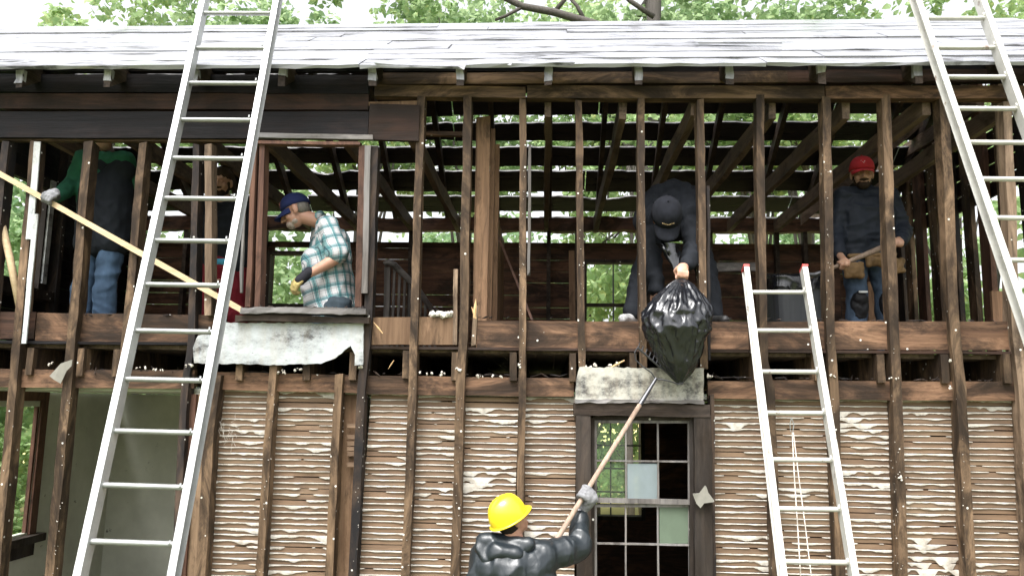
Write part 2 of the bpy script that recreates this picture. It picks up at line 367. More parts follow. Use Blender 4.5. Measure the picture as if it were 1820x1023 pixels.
# --- front studs ------------------------------------------------------------
def sidefix(px): return px+(px-978)*.00875*1.0
def stud(pts, m, w=.056, zb=None, d=SD, y=YF, j=.0022, name='stud'):
    """pts: (px,py) of the seen centre, from the top down"""
    bm = bmesh.new(); q = [P(sidefix(a), b, y) for a, b in pts]
    if zb is not None: q[-1] = ztoline(q[-2], q[-1], zb)
    for a, b in zip(q[:-1], q[1:]): pass
    # one continuous piece through all points
    rings = []; 
    P_ = []
    for a, b in zip(q[:-1], q[1:]):
        n = max(1, int((b-a).length/.13))
        for i in range(n): P_.append(a.lerp(b, i/n))
    P_.append(q[-1])
    of = random.uniform(0, 99)
    for i, c in enumerate(P_):
        r = []
        dx = noise.noise(Vector((of, c.z*1.5, 0)))*.006
        for a, b_ in ((-.5, 0), (.5, 0), (.5, 1), (-.5, 1)):
            k = noise.noise(Vector((of+a*9, c.z*7, b_*5)))*.005
            r.append(bm.verts.new(Vector((c.x+a*w+dx+k+random.uniform(-j, j), c.y+b_*d+random.uniform(-j, j), c.z+(random.uniform(-.01, .01) if i == 0 else 0)))))
        rings.append(r)
    for i in range(len(rings)-1):
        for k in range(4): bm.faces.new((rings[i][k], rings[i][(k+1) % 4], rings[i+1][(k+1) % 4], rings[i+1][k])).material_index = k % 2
    bm.faces.new(rings[0][::-1]); bm.faces.new(rings[-1])
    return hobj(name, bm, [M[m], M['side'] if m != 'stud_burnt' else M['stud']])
ZS = .55
stud([(18, 250), (-30, 690), (-90, 1300)], 'stud_burnt', .06, ZS)
stud([(68, 250), (30, 690), (-25, 1300)], 'stud', .062, ZS)
stud([(163, 252), (126, 690), (68, 1300)], 'stud', .066, ZS)
stud([(260, 254), (226, 640)], 'stud', .06)
stud([(376, 255), (374, 560)], 'stud_pale', .05)
stud([(354, 255), (346, 600), (333, 700), (300, 1300)], 'stud_burnt', .05, ZS, y=YF+.012)
stud([(390, 665), (377, 760), (344, 1300)], 'stud', .07, ZS)
stud([(490, 648), (486, 690), (446, 1300)], 'stud', .055, ZS)
stud([(606, 664), (572, 1300)], 'stud', .056, ZS)
stud([(668, 258), (655, 600), (645, 690), (616, 1300)], 'stud_burnt', .058, ZS)
stud([(750, 172), (737, 600), (735, 680), (712, 1300)], 'stud', .056, ZS)
stud([(832, 172), (825, 600), (820, 680), (800, 1300)], 'stud', .062, ZS)
stud([(930, 175), (928, 680), (921, 1300)], 'stud', .050, ZS)
stud([(1028, 178), (1034, 652)], 'stud', .050)
stud([(1138, 175), (1141, 652)], 'stud', .050)
stud([(1243, 176), (1249, 655)], 'stud', .052)
stud([(1264, 700), (1268, 1300)], 'stud_burnt', .03, ZS)
stud([(1347, 170), (1355, 640), (1367, 690), (1385, 1300)], 'stud', .055, ZS)
stud([(1465, 172), (1472, 600), (1478, 690), (1500, 1300)], 'stud', .058, ZS)
stud([(1569, 168), (1585, 600), (1590, 690), (1610, 1300)], 'stud', .062, ZS)
stud([(1672, 172), (1692, 600), (1702, 690), (1736, 1300)], 'stud', .066, ZS)
stud([(1783, 180), (1800, 600), (1812, 690), (1842, 1300)], 'stud_pale', .06, ZS)
stud([(1882, 180), (1905, 600), (1920, 690), (1950, 1300)], 'stud', .06, ZS)
stud([(1985, 180), (2010, 600), (2030, 690), (2070, 1300)], 'stud', .1, ZS)
stud([(-95, 250), (-150, 690), (-230, 1300)], 'stud', .06, ZS)
stud([(-200, 250), (-270, 690), (-350, 1300)], 'stud', .06, ZS)
# painted strips nailed on the second stud, scrap on others
bm = bmesh.new()
plank(bm, P(66, 252, YF-.012), P(52, 425, YF-.012), .05, .010, j=.002)
hobj('painted_strip', bm, M['white_strip'], 'white painted strip on stud')
bm = bmesh.new(); plank(bm, P(64, 380, YF-.014), P(41, 610, YF-.014), .035, .012, j=.002); hobj('painted_strip', bm, M['white_strip'])
bm = bmesh.new(); plank(bm, P(941, 255, YF+.02), P(940, 487, YF+.02), .020, .05, j=.004, end=.02); hobj('painted_strip', bm, M['greywood'])
bm = bmesh.new(); plank(bm, P(1258, 330, YF+.03), P(1262, 640, YF+.03), .02, .05, j=.003); hobj('nailer', bm, M['stud_burnt'])
bm = bmesh.new(); plank(bm, P(810, 478, YF+.04), P(808, 612, YF+.04), .03, .05, j=.002); hobj('nailer', bm, M['stud_pale'])
bm = bmesh.new(); plank(bm, P(846, 540, YF+.04), P(842, 618, YF+.04), .032, .05, j=.003, end=.03); hobj('nailer', bm, M['stud_pale'])

# --- horizontal members on the front ----------------------------------------
def hplank(x0, y0, x1, y1, hpx, m, y=YF, d=.04, j=.002, name='beam', label=None, end=.003):
    """centre line in pixels, height in pixels at the facade"""
    bm = bmesh.new(); plank(bm, P(x0, y0, y), P(x1, y1, y), hpx/250., d, wv=(0, 0, 1), j=j, end=end, seg=.2); return hobj(name, bm, M[m], label)
# frieze / plate over the whole front
hplank(-420, 145, 655, 150, 36, 'char', YF+.02, .05, name='frieze_board')
hplank(-420, 178, 655, 181, 31, 'beam_dark', YF+.022, .05, name='frieze_board')
hplank(-420, 221, 655, 222, 52, 'char', YF-.012, .03, name='frieze_board', label='wide charred board')
hplank(655, 216, 745, 219, 70, 'beam_dark', YF-.02, .03, name='header_board', label='scorched board with a knot over the window')
hplank(655, 140, 1400, 136, 22, 'plate', YF+.02, .05, name='frieze_board')
hplank(1400, 136, 2030, 132, 24, 'beam_dark', YF+.02, .05, name='frieze_board')
hplank(665, 160, 934, 164, 22, 'plate', YF+.0, .09, name='top_plate')
hplank(936, 163, 1466, 164, 24, 'plate', YF+.002, .09, name='top_plate')
hplank(1468, 164, 2030, 162, 24, 'beam', YF+.0, .09, name='top_plate')
hplank(-420, 116, 2030, 116, 24, 'char', YF+.035, .05, name='frieze_board')
hplank(-420, 245, 440, 249, 6, 'plate', YF+.02, .05, name='head_strip')
hplank(655, 184, 745, 184, 8, 'orange', YF+.02, .02, name='head_strip', j=.008)
hplank(740, 236, 822, 238, 8, 'beam', YF+.25, .04, name='blocking')
# rim boards between/behind the studs
Yr = YF+SD-.035
hplank(-420, 575, 62, 578, 50, 'beam_dark', Yr, .035, name='rim_board'); hplank(64, 580, 400, 585, 52, 'beam', Yr, .035, name='rim_board', label='scorched brown rim board')
hplank(655, 588, 812, 588, 50, 'orange', YF+.05, .035, name='rim_board', label='fresh tan rim board')
hplank(848, 594, 1330, 596, 49, 'beam', YF+.05, .035, name='rim_board'); hplank(1332, 596, 1792, 596, 50, 'beam', YF+.05, .035, name='rim_board')
hplank(1796, 596, 2030, 596, 50, 'beam', YF+.05, .035, name='rim_board')
hplank(-420, 603, 400, 611, 5, 'char', YF+.03, .05, name='ledge_strip'); hplank(655, 617, 1330, 624, 5, 'beam_dark', YF+.035, .05, name='ledge_strip'); hplank(1332, 624, 1800, 626, 5, 'beam_dark', YF+.035, .05, name='ledge_strip')
# ribbon over the lath
hplank(-420, 668, 345, 674, 33, 'beam', YF+.05, .045, name='ribbon_board'); hplank(375, 676, 640, 682, 32, 'beam', YF+.05, .045, name='ribbon_board')
hplank(640, 684, 1020, 688, 33, 'beam', YF+.05, .045, name='ribbon_board'); hplank(1258, 692, 1345, 693, 31, 'beam', YF+.05, .045, name='ribbon_board')
hplank(1345, 692, 2030, 696, 33, 'beam', YF+.05, .045, name='ribbon_board', label='tan ribbon board scorched dark along the top')
# sill plate and foundation below the frame
bm = bmesh.new(); plank(bm, (XL, YF-.01, .47), (XR, YF-.01, .47), .16, .14, wv=(0, 0, 1), j=.003, seg=.3); hobj('sill_beam', bm, M['beam_dark'])
bm = bmesh.new(); box(bm, (XL-.02, YF-.03, -.4), (XR+.02, YF+.25, .385)); box(bm, (XL-.02, YR-.25, -.4), (XR+.02, YR+.03, .385)); box(bm, (XL-.02, YF+.25, -.4), (XL+.2, YR-.25, .385)); box(bm, (XR-.2, YF+.25, -.4), (XR+.02, YR-.25, .385))
hobj('foundation', bm, M['stone'])

# --- joist ends and floors --------------------------------------------------
def joist_end(px, py=650, m='stud_burnt', w=.05):
    bm = bmesh.new(); a = P(px, py, YF+.02); plank(bm, a, a+Vector((0, YR-YF-.1, 0)), w, .20, wv=(1, 0, 0), dv=(0, 0, 1), j=.003, seg=.5)
    for v in bm.verts: v.co.z -= .1
    o = hobj('floor_joist', bm, M['stud']); return o
for px, py in ((52, 640), (142, 641), (205, 642), (425, 648), (545, 648), (628, 648), (722, 645), (808, 648), (912, 649), (1018, 650), (1126, 650), (1232, 650), (1345, 648), (1455, 648), (1566, 652), (1680, 652), (1790, 652), (1880, 652)):
    joist_end(px, py+2)
for px in (-60, -160, -260): joist_end(px, 640)
bm = bmesh.new()
x = XL+.03
k = 0
while x < XR-.05:                                 # upper floor boards run to the back
    w = random.uniform(.11, .15); plank(bm, (x+w/2, YF+.11, ZF2-.035), (x+w/2, YR-.03, ZF2-.035), w-.003, .028, dv=(0, 0, 1), j=.001, seg=1); x += w
hobj('upper_floor', bm, M['joist'])
bm = bmesh.new(); box(bm, (XL+.1, YF+.13, EYE+.045), (XR-.1, YR-.05, EYE+.07)); hobj('lower_ceiling', bm, M['plaster'])
bm = bmesh.new(); box(bm, (XL+.05, YF+.05, .42), (XR-.05, YR-.05, ZF1)); hobj('lower_floor', bm, M['joist'])

# --- tie joists under the roof (seen from below) ---------------------------
for px in (290, 425, 580, 712, 975, 1107, 1235, 1372, 1502, 1645, 160, 20, 1790):
    a = P(px, 176, YF+.10); x = a.x; bm = bmesh.new()
    plank(bm, (x, YF+.10, EYE+2.13+random.uniform(-.02, .02)), (x+random.uniform(-.05, .05), YR-.02, EYE+2.14), .055, .14, wv=(1, 0, 0), dv=(0, 0, 1), j=.005, seg=.3)
    hobj('tie_joist', bm, M['joist'])
# --- rafters ------------------------------------------------------------
RX = []
for px in (37, 193, 348, 502, 663, 818, 975, 1135, 1296, 1460, 1632, 1790, -120, -280, 1950, 2060, -420):
    x = P(px, 136, 5.43).x; RX.append(x)
    bm = bmesh.new(); h = .12; c = math.sqrt(1+SL*SL)
    y0, y1 = 5.42, YRIDGE-.02
    plank(bm, (x, y0, roof_z(y0)-.03), (x, y1, roof_z(y1)-.03), .052, -h*c, dv=(0, 0, 1), j=.003, seg=.25)
    hobj('rafter', bm, M['tail'] if False else M['rafter'])
    bm = bmesh.new(); tz = roof_z(y0)-.035     # weathered tail end
    hh = random.uniform(.085, .115) if px not in (502, 1460) else .055
    plank(bm, (x, y0-.006, tz), (x+random.uniform(-.004, .004), y0-.004, tz-hh), .056, .035, j=.005, seg=.03, end=.006); hobj('rafter_tail', bm, M['tail'])
    xr = x+random.uniform(-.03, .03)
    bm = bmesh.new(); plank(bm, (xr, YRIDGE+.02, roof_z(YRIDGE)-.05), (xr, YR+.25, roof_z(YR+.25)-.05), .055, -h*c, dv=(0, 0, 1), j=.003, seg=.3)
    hobj('rafter', bm, M['rafter'])
bm = bmesh.new(); plank(bm, (XL-.1, YRIDGE-.018, ZRIDGE-.16), (XR+.1, YRIDGE-.018, ZRIDGE-.16), .2, .036, wv=(0, 0, 1), j=.002, seg=1); hobj('ridge_board', bm, M['rafter'])
# --- front roof boards ------------------------------------------------------
bm = bmesh.new(); sv = Vector((0, 1, SL)).normalized(); nv = Vector((0, -SL, 1)).normalized()
Ltot = (YRIDGE-5.33)*math.sqrt(1+SL*SL); s = 0.0; row = 0; XA, XB = XL-.35, XR+.35
while s < Ltot-.02:
    w = random.uniform(.19, .30) if row else .27
    if s+w > Ltot: w = Ltot-s
    x = XA
    joints = []
    while x < XB-.3:
        L = random.uniform(3.4, 6.0)
        if row == 0: L = {0: 4.42}.get(len(joints), 2.9 if len(joints) == 1 else 3.0)
        joints.append((x, min(x+L, XB))); x += L
    for (a, b) in joints:
        up = random.uniform(.0, .012); g = random.uniform(.016, .03); tilt = random.uniform(-.004, .004)
        if row == 0 and a > P(640, 116, 5.33).x-.8 and a < P(660, 116, 5.33).x+.6: pass
        p0 = Vector((a+.004, 5.33, ZEAVE))+sv*(s+w/2)+nv*up; p1 = Vector((b-.004, 5.33, ZEAVE))+sv*(s+w/2+tilt)+nv*(up+random.uniform(-.004, .01))
        plank(bm, p0, p1, w-g, .024, wv=sv, dv=nv*-1, j=.0016 if row else .006, seg=.15, end=.004, warp=.003)
    s += w; row += 1
hobj('front_roof', bm, M['roof'], 'wet grey roof boards')
# torn lower course and loose board lying on the roof
def roofpt(px, py, up=.03):
    d = CR @ Vector(((px-910)/F, -(py-511.5)/F, -1)); o = Vector((0, 0, EYE)); n = nv; p0 = Vector((0, 5.33, ZEAVE))+nv*up
    return o+d*((p0-o).dot(n)/d.dot(n))
for (x0, y0, x1, y1, w) in ((668, 112, 822, 117, .05), (1236, 73, 1388, 73, .10), (905, 112, 1020, 110, .05)):
    bm = bmesh.new(); plank(bm, roofpt(x0, y0, .035), roofpt(x1, y1, .05), w, .018, wv=sv, dv=nv*-1, j=.004, end=.03, warp=.004); hobj('loose_roof_board', bm, M['roof'])
# --- rear roof boards with gaps ---------------------------------------------
bm = bmesh.new(); sv2 = Vector((0, 1, -SL)).normalized(); nv2 = Vector((0, SL, 1)).normalized()
Yg = [7.72, 7.95, 8.2, 8.46, 8.77, 9.07, 9.38, 9.73, 10.04, 10.3]
def ragged(bm, x0, x1, ya, yb):
    """one board course with burnt, uneven edges"""
    n = int((x1-x0)/.07); oa, ob = random.uniform(0, 50), random.uniform(0, 50); prev = None
    for i in range(n+1):
        x = x0+(x1-x0)*i/n
        ea = noise.noise(Vector((x*4, oa, 0)))*.012+random.uniform(-.006, .006)+max(0, noise.noise(Vector((x*.9, oa, 3)))-.42)*.25
        eb = noise.noise(Vector((x*4, ob, 0)))*.008+random.uniform(-.003, .003)
        A = Vector((x, ya+ea, roof_z(ya+ea))); B = Vector((x, yb+eb, roof_z(yb+eb)))
        cur = [bm.verts.new(A+nv2*.01), bm.verts.new(B+nv2*.01), bm.verts.new(B-nv2*.014), bm.verts.new(A-nv2*.014)]
        if prev:
            for k in range(4): bm.faces.new((prev[k], prev[(k+1) % 4], cur[(k+1) % 4], cur[k]))
        else: bm.faces.new(cur[::-1])
        prev = cur
    bm.faces.new(prev)
for a, b in zip(Yg[:-1], Yg[1:]):
    gap = .085 if a > 8.3 else .03
    x = XL-.3
    while x < XR+.3:
        L = random.uniform(1.6, 4.2); x2 = min(x+L, XR+.3)
        if x2 > XR: x2 = XR+.3
        if random.random() < .93 or a < 8.6: ragged(bm, x, x2-.012, a, b-gap*random.uniform(.8, 1.25))
        x = x2
hobj('rear_roof', bm, M['char_wet'], 'charred roof boards with daylight between them')
# --- rear wall --------------------------------------------------------------
zr = lambda py: P(978, py, YR).z
xr_ = lambda px, py=500: P(px, py, YR).x
bm = bmesh.new(); plank(bm, (XL, YR-.12, zr(402)), (XR, YR-.12, zr(402)), .17, .12, wv=(0, 0, 1), j=.012, seg=.12); hobj('rear_plate', bm, M['rearboard'])
winA = (xr_(485), xr_(550), zr(546), zr(458)); winB = (xr_(1042), xr_(1136), zr(582), zr(470)); win3 = (xr_(1058, 830), xr_(1137, 830), zr(911), zr(748))
winC = (xr_(210), xr_(262), zr(548), zr(458))
def board_wall(bm, x0, x1, z0, z1, holes, y, h=.15, th=.022, gap=.004):
    z = z0
    while z < z1-.02:
        zt = min(z+h*random.uniform(.9, 1.1), z1); spans = [(x0, x1)]
        cuts = [hh for hh in holes if hh[2] < zt-.01 and hh[3] > z+.01]
        zb_, zt_ = z, zt
        for hh in cuts:
            ns = []
            for a, b in spans:
                if hh[0] > a and hh[1] < b: ns += [(a, hh[0]), (hh[1], b)]
                else: ns.append((a, b))
            spans = ns
        for a, b in spans: plank(bm, (a, y, (zb_+zt_)/2), (b, y, (zb_+zt_)/2), zt_-zb_-gap, th, wv=(0, 0, 1), j=.0012, seg=.5)
        z = zt
bm = bmesh.new(); board_wall(bm, XL, XR, ZF2-.25, zr(431), [winA, winB], YR); hobj('rear_upper_wall', bm, M['rearboard'])
for px in (200, 330, 440, 470, 560, 730, 870, 975, 1025, 1150, 1262, 1380, 1430, 1485, 1580):
    x = xr_(px); bm = bmesh.new(); plank(bm, (x, YR-.10, zr(410)), (x, YR-.10, ZF2), .05, .09, j=.002, seg=.3); hobj('rear_stud', bm, M['rafter'])
bm = bmesh.new()
a0, a1, b0, b1 = win3
for q in (((XL, YR-.04, ZF1), (a0, YR-.0, EYE+.04)), ((a1, YR-.04, ZF1), (XR, YR-.0, EYE+.04)), ((a0, YR-.04, ZF1), (a1, YR, b0)), ((a0, YR-.04, b1), (a1, YR, EYE+.04))): box(bm, *q)
hobj('rear_lower_wall', bm, M['rearboard'])
def rear_window(w, nx, nz, glass=True, label=None):
    x0, x1, z0, z1 = w; bm = bmesh.new(); t = .045
    for s_ in ((x0-t, x0), (x1, x1+t)): box(bm, (s_[0], YR-.14, z0-t), (s_[1], YR-.015, z1+t))
    box(bm, (x0, YR-.138, z1), (x1, YR-.017, z1+t)); box(bm, (x0, YR-.16, z0-t), (x1, YR-.017, z0))
    o = hobj('rear_window', bm, M['casing'], label)
    bm = bmesh.new()
    for i in range(1, nx): xx = x0+(x1-x0)*i/nx; box(bm, (xx-.009, YR-.09, z0), (xx+.009, YR-.07, z1))
    for i in range(1, nz): zz = z0+(z1-z0)*i/nz; box(bm, (x0, YR-.092, zz-.009), (x1, YR-.068, zz+.009))
    if nx > 1 or nz > 1: hobj('muntin', bm, M['steel'], parent=o)
    if glass:
        bm = bmesh.new(); box(bm, (x0, YR-.082, z0), (x1, YR-.078, z1)); hobj('pane', bm, M['glass'], parent=o)
rear_window(winA, 1, 1, False); rear_window(winB, 2, 1, False)
rear_window(win3, 3, 4, False)
bm = bmesh.new(); zz = zr(543); box(bm, (winB[0], YR-.13, zz-.02), (winB[1], YR-.06, zz+.02)); hobj('window_rail', bm, M['casing'])

# --- gable walls --------------------------------------------------------------
def gz(Y): return roof_z(Y)-.07
def gstud(X, Y, w, z0, z1, m='stud', d=.1):
    bm = bmesh.new(); plank(bm, (X, Y, z1), (X+random.uniform(-.01, .01), Y+random.uniform(-.015, .015), z0), w, d if X > 0 else -d, wv=(0, 1, 0), dv=(1, 0, 0), j=.003, seg=.25); hobj('gable_stud', bm, M[m])
# right gable: wide boards and studs with daylight between
y = YF+.2
for i, (yy, w, m) in enumerate(((5.98, .10, 'stud'), (6.25, .08, 'stud_pale'), (6.52, .12, 'tanboard'), (6.82, .15, 'tanboard'), (7.12, .12, 'stud_burnt'), (7.42, .15, 'stud'), (7.78, .17, 'red'), (8.08, .15, 'stud'), (8.42, .2, 'stud_burnt'), (8.78, .19, 'stud'), (9.12, .2, 'red'), (9.42, .16, 'stud'), (9.68, .16, 'stud_burnt'))):
    gstud(XR-.05, yy, w, ZF2, gz(yy), m, .05)
for yy in (5.9, 6.4, 6.9, 7.4, 7.9, 8.4, 8.9, 9.4): gstud(XR-.05, yy, .06, ZF1, ZF2-.22, 'stud')
bm = bmesh.new(); box(bm, (XR-.06, YF+.1, ZF1), (XR-.02, YR, ZF2-.03)); hobj('gable_lower_wall', bm, M['rearboard'])
# dark closed part of the right gable under the roof
bm = bmesh.new()
for k in range(5):
    zc = EYE+2.14+k*.17
    ya = YRIDGE-(ZRIDGE-.1-zc)/SL; yb = YRIDGE+(ZRIDGE-.1-zc)/SL
    ya = max(ya, YF+.12); yb = min(yb, YR)
    if yb-ya > .3: plank(bm, (XR+.02, ya+random.uniform(0, .2), zc), (XR+.02, yb-random.uniform(0, .2), zc), .15, .022, wv=(0, 0, 1), dv=(1, 0, 0), j=.006, seg=.2, end=.02)
hobj('gable_board', bm, M['beam_dark'])
bm = bmesh.new(); plank(bm, onx(1735, 180, XR-.13), onx(1435, 392, XR-.13), .16, .05, wv=(0, 0, 1), dv=(1, 0, 0), j=.006); 
hobj('gable_brace', bm, M['joist'])
bm = bmesh.new(); plank(bm, P(1640, 210, 7.6), P(1425, 388, 9.3), .14, .05, wv=(0, 0, 1), j=.006); hobj('diagonal_brace', bm, M['joist'])
# left gable with a window on each floor
gwy0, gwy1 = 9.55, 8.1
def gy(px, py=400): return onx(px, py, XL).y
gw = (gy(0), gy(62), 4.02, 5.0)           # upper window opening (y0,y1,z0,z1)
gwl = (gy(0, 850), gy(46, 850), onx(40, 945, XL).z, onx(30, 722, XL).z)
def gwall(z0, z1, hole, mat, h, name, th=.03):
    bm = bmesh.new(); z = z0
    while z < z1-.02:
        zt = min(z+h, z1); ya, yb = YF+.1, YR
        if z > 5.0: dd = max(0, (z+h*.5)-(EYE+2.3)); ya = max(ya, YRIDGE-(ZRIDGE-.1-zt)/SL); yb = min(yb, YRIDGE+(ZRIDGE-.1-zt)/SL)
        spans = [(ya, yb)]
        if hole and hole[2] < zt-.005 and hole[3] > z+.005: spans = [(ya, hole[0]), (hole[1], yb)]
        for a, b in spans:
            if b-a > .05: plank(bm, (XL, a, (z+zt)/2), (XL, b, (z+zt)/2), zt-z-(.004 if h < .5 else 0), -th, wv=(0, 0, 1), dv=(1, 0, 0), j=.001, seg=.5)
        z = zt
    hobj(name, bm, mat)
gw = (6.35, gy(68), 4.0, 5.0)
gwall(ZF2, ZRIDGE-.12, gw, M['char'], .16, 'gable_upper_wall')
bm = bmesh.new()                                          # lower gable: plaster with one opening
y0, y1, z0, z1 = (7.0, gy(48, 850), gwl[2], gwl[3])
for q in (((YF+.1, ZF1), (y0, EYE+.04)), ((y1, ZF1), (YR-.05, EYE+.04)), ((y0, ZF1), (y1, z0)), ((y0, z1), (y1, EYE+.04))):
    box(bm, (XL, q[0][0], q[0][1]), (XL+.06, q[1][0], q[1][1]))
hobj('gable_lower_wall', bm, M['plaster'], 'stained grey plaster wall')
bm = bmesh.new(); t = .11
box(bm, (XL+.06, y1, z0-.02), (XL+.085, y1+t, z1+.06)); box(bm, (XL+.06, y0-t, z0-.02), (XL+.085, y0, z1+.06)); box(bm, (XL+.06, y0-t, z1+.06), (XL+.087, y1+t, z1+.2))
box(bm, (XL+.02, y1-.03, z0), (XL+.058, y1-.001, z1))
fw = hobj('side_window', bm, M['red'])
bm = bmesh.new(); box(bm, (XL+.06, y0-t-.03, z0-.10), (XL+.16, y1+t+.06, z0-.022)); box(bm, (XL+.06, y0-t, z0-.24), (XL+.08, y1+t, z0-.102)); hobj('sill', bm, M['casing'], parent=fw)
# upper gable window: pale casings, dark sill
y0, y1, z0, z1 = gw
bm = bmesh.new(); box(bm, (XL+.0, y1, z0-.1), (XL+.07, y1+.12, z1+.12)); box(bm, (XL, y0-.12, z0-.1), (XL+.07, y0, z1+.12)); box(bm, (XL, y0, z1), (XL+.072, y1, z1+.12))
uw = hobj('side_window', bm, M['casing'])
bm = bmesh.new(); box(bm, (XL+.072, y1+.02, z0-.02), (XL+.095, y1+.09, z1+.1)); hobj('casing', bm, M['white_strip'], parent=uw)
bm = bmesh.new(); box(bm, (XL, y0-.15, z0-.2), (XL+.15, y1+.2, z0-.1)); hobj('sill', bm, M['casing'], parent=uw)
for yy in (7.0, 7.6, 8.15, 8.55, 9.3):
    if not (gw[0] < yy < gw[1]): gstud(XL+.16, yy, .06, ZF2, gz(yy), 'stud_burnt', .1)
# --- inner walls --------------------------------------------------------------
# lower left room: plaster partition with a doorway side on the right
bm = bmesh.new(); x1 = P(322, 800, 6.4).x
box(bm, (XL+.06, YR-.12, ZF1), (x1+1.8, YR-.06, EYE+.04)); hobj('inner_plaster_wall', bm, M['plaster'], 'stained grey plaster wall')
bm = bmesh.new(); xp = P(338, 800, YF+.1).x; box(bm, (xp, YF+.12, ZF1), (xp+.10, YR-.13, EYE+.04)); hobj('inner_plaster_wall', bm, M['plaster'])
for (px, m, w, y) in ((352, 'side', .17, YF+.100), (343, 'red', .05, YF+.07)):
    bm = bmesh.new(); a = P(px, 700, y); b = P(px-20, 1023, y); plank(bm, a, ztoline(a, b, ZF1), w, .03, j=.002); hobj('nailer', bm, M[m])
# loose stick leaning in the room
# dark room behind the lath and the window
for px in (1500,):
    bm = bmesh.new(); x = P(px, 800, YF+.2).x; box(bm, (x, YF+.14, ZF1), (x+.08, YR-.05, EYE+.04)); hobj('inner_wall', bm, M['rearboard'])
bm = bmesh.new(); x = P(1025, 800, YF+.2).x; box(bm, (x-1.2, 7.8, ZF1), (x-1.12, YR-.05, EYE+.04)); hobj('inner_wall', bm, M['rearboard'])
# upper partition of vertical tan boards running to the back
xp = P(850, 400, YF+.3).x-.03; y = YF+.33; i = 0
while y < 9.4:
    w = random.uniform(.13, .24); zt = zt0 = P(848, 207, YF+.32).z-(.07*(i > 0))-i*.012+random.uniform(-.02, .02)
    bm = bmesh.new(); plank(bm, (xp+random.uniform(-.008, .008), y+w/2, zt), (xp, y+w/2, ZF2), w-.006, .024, wv=(0, 1, 0), dv=(1, 0, 0), j=.002, seg=.3); hobj('partition_board', bm, M['tanboard']); y += w; i += 1
for (x0, x1, yt, yy) in ((850, 872, 207, YF+.30), (872, 880, 228, YF+.46), (880, 888, 256, YF+.75)):
    bm = bmesh.new(); a = P((x0+x1)/2, yt, yy); w = P(x1, yt, yy).x-P(x0, yt, yy).x; plank(bm, a, (a.x, yy, ZF2), w, .022, j=.002, seg=.2, end=.012); hobj('partition_board', bm, M['tanboard'])
# small partition post and sticks
bm = bmesh.new(); plank(bm, P(1016, 445, 8.3), P(1018, 612, 8.3), .06, .06, j=.002); hobj('partition_post', bm, M['tanboard'])
bm = bmesh.new(); plank(bm, P(875, 395, 6.6), P(946, 568, 6.2), .02, .02, j=.002); hobj('loose_stick', bm, M['red'])
bm = bmesh.new(); plank(bm, P(1258, 475, 6.9), P(1352, 473, 6.9), .075, .04, wv=(0, 0, 1), j=.004); hobj('ledger_board', bm, M['greywoodx'])
bm = bmesh.new(); plank(bm, P(1354, 480, 6.9), P(1354, 600, 6.9), .05, .05, j=.003); plank(bm, P(1260, 480, 6.92), P(1262, 600, 6.92), .05, .05, j=.003); hobj('ledger_post', bm, M['rafter'])
bm = bmesh.new(); plank(bm, P(1555, 500, 7.9), P(1557, 600, 7.9), .13, .03, j=.002); hobj('partition_post', bm, M['tanboard'])
bm = bmesh.new(); plank(bm, P(1778, 517, 6.5), P(1782, 575, 6.5), .14, .03, j=.002); hobj('partition_post', bm, M['tanboard'])
bm = bmesh.new(); plank(bm, P(1485, 470, 8.6), P(1487, 600, 8.6), .1, .03, j=.002); hobj('partition_post', bm, M['rearboard'])
# --- stair railing ------------------------------------------------------------
Yst = 7.9
rail = None
bm = bmesh.new(); tube(bm, [P(683, 470, Yst), P(690, 466, Yst), P(700, 470, Yst), P(742, 512, Yst+.1), P(778, 566, Yst+.2)], [.03, .036, .034, .03, .03], 8)
rail = hobj('stair_railing', bm, M['greywoodx'], 'grey stair railing with thin balusters', smooth=True)
bm = bmesh.new(); a = P(688, 474, Yst); b = P(686, 600, Yst); plank(bm, a, ztoline(a, b, ZF2), .06, .06, j=.001); hobj('newel_post', bm, M['greywood'], parent=rail)
for k in range(1, 10):
    t = k/10; px = 692+k*9.2; py = 472+max(0, (px-700))*1.02
    a = P(px, py, Yst+.02*k); bm = bmesh.new(); plank(bm, a, (a.x, a.y, ZF2), .024, .024, j=.0008, seg=.3); hobj('baluster', bm, M['greywood'], parent=rail)

# --- upper window opening (left) -----------------------------------------------
bm = bmesh.new()
plank(bm, P(452, 256, YF-.03), P(440, 545, YF-.03), .035, .13, j=.002); plank(bm, P(466, 256, YF-.012), P(457, 545, YF-.012), .04, .10, j=.002)
jl = hobj('window_jamb', bm, M['red'])
bm = bmesh.new(); plank(bm, P(436, 300, YF-.036), P(428, 520, YF-.036), .02, .02, j=.003); hobj('casing_strip', bm, M['greywood'], parent=jl)
bm = bmesh.new(); plank(bm, P(643, 258, YF-.015), P(636, 545, YF-.015), .045, .11, j=.002); jr = hobj('window_jamb', bm, M['red'])
bm = bmesh.new(); plank(bm, P(654, 258, YF-.035), P(647, 520, YF-.035), .042, .025, j=.002, end=.004); hobj('casing_strip', bm, M['greywood'], parent=jr)
hplank(452, 240, 662, 243, 9, 'greywoodx', YF-.045, .04, name='window_head'); hplank(455, 252, 640, 255, 6, 'red', YF-.035, .07, name='window_head')
bm = bmesh.new(); plank(bm, P(427, 552, YF-.10), P(650, 552, YF-.10), .045, .17, wv=(0, 0, 1), j=.005, seg=.06); sill = hobj('window_sill', bm, M['greywoodx'], 'charred grey sill with debris on it')
bm = bmesh.new(); plank(bm, P(418, 565, YF-.07), P(656, 568, YF-.07), .04, .06, wv=(0, 0, 1), j=.004, seg=.08); hobj('window_sill', bm, M['casingx'])
bm = bmesh.new()
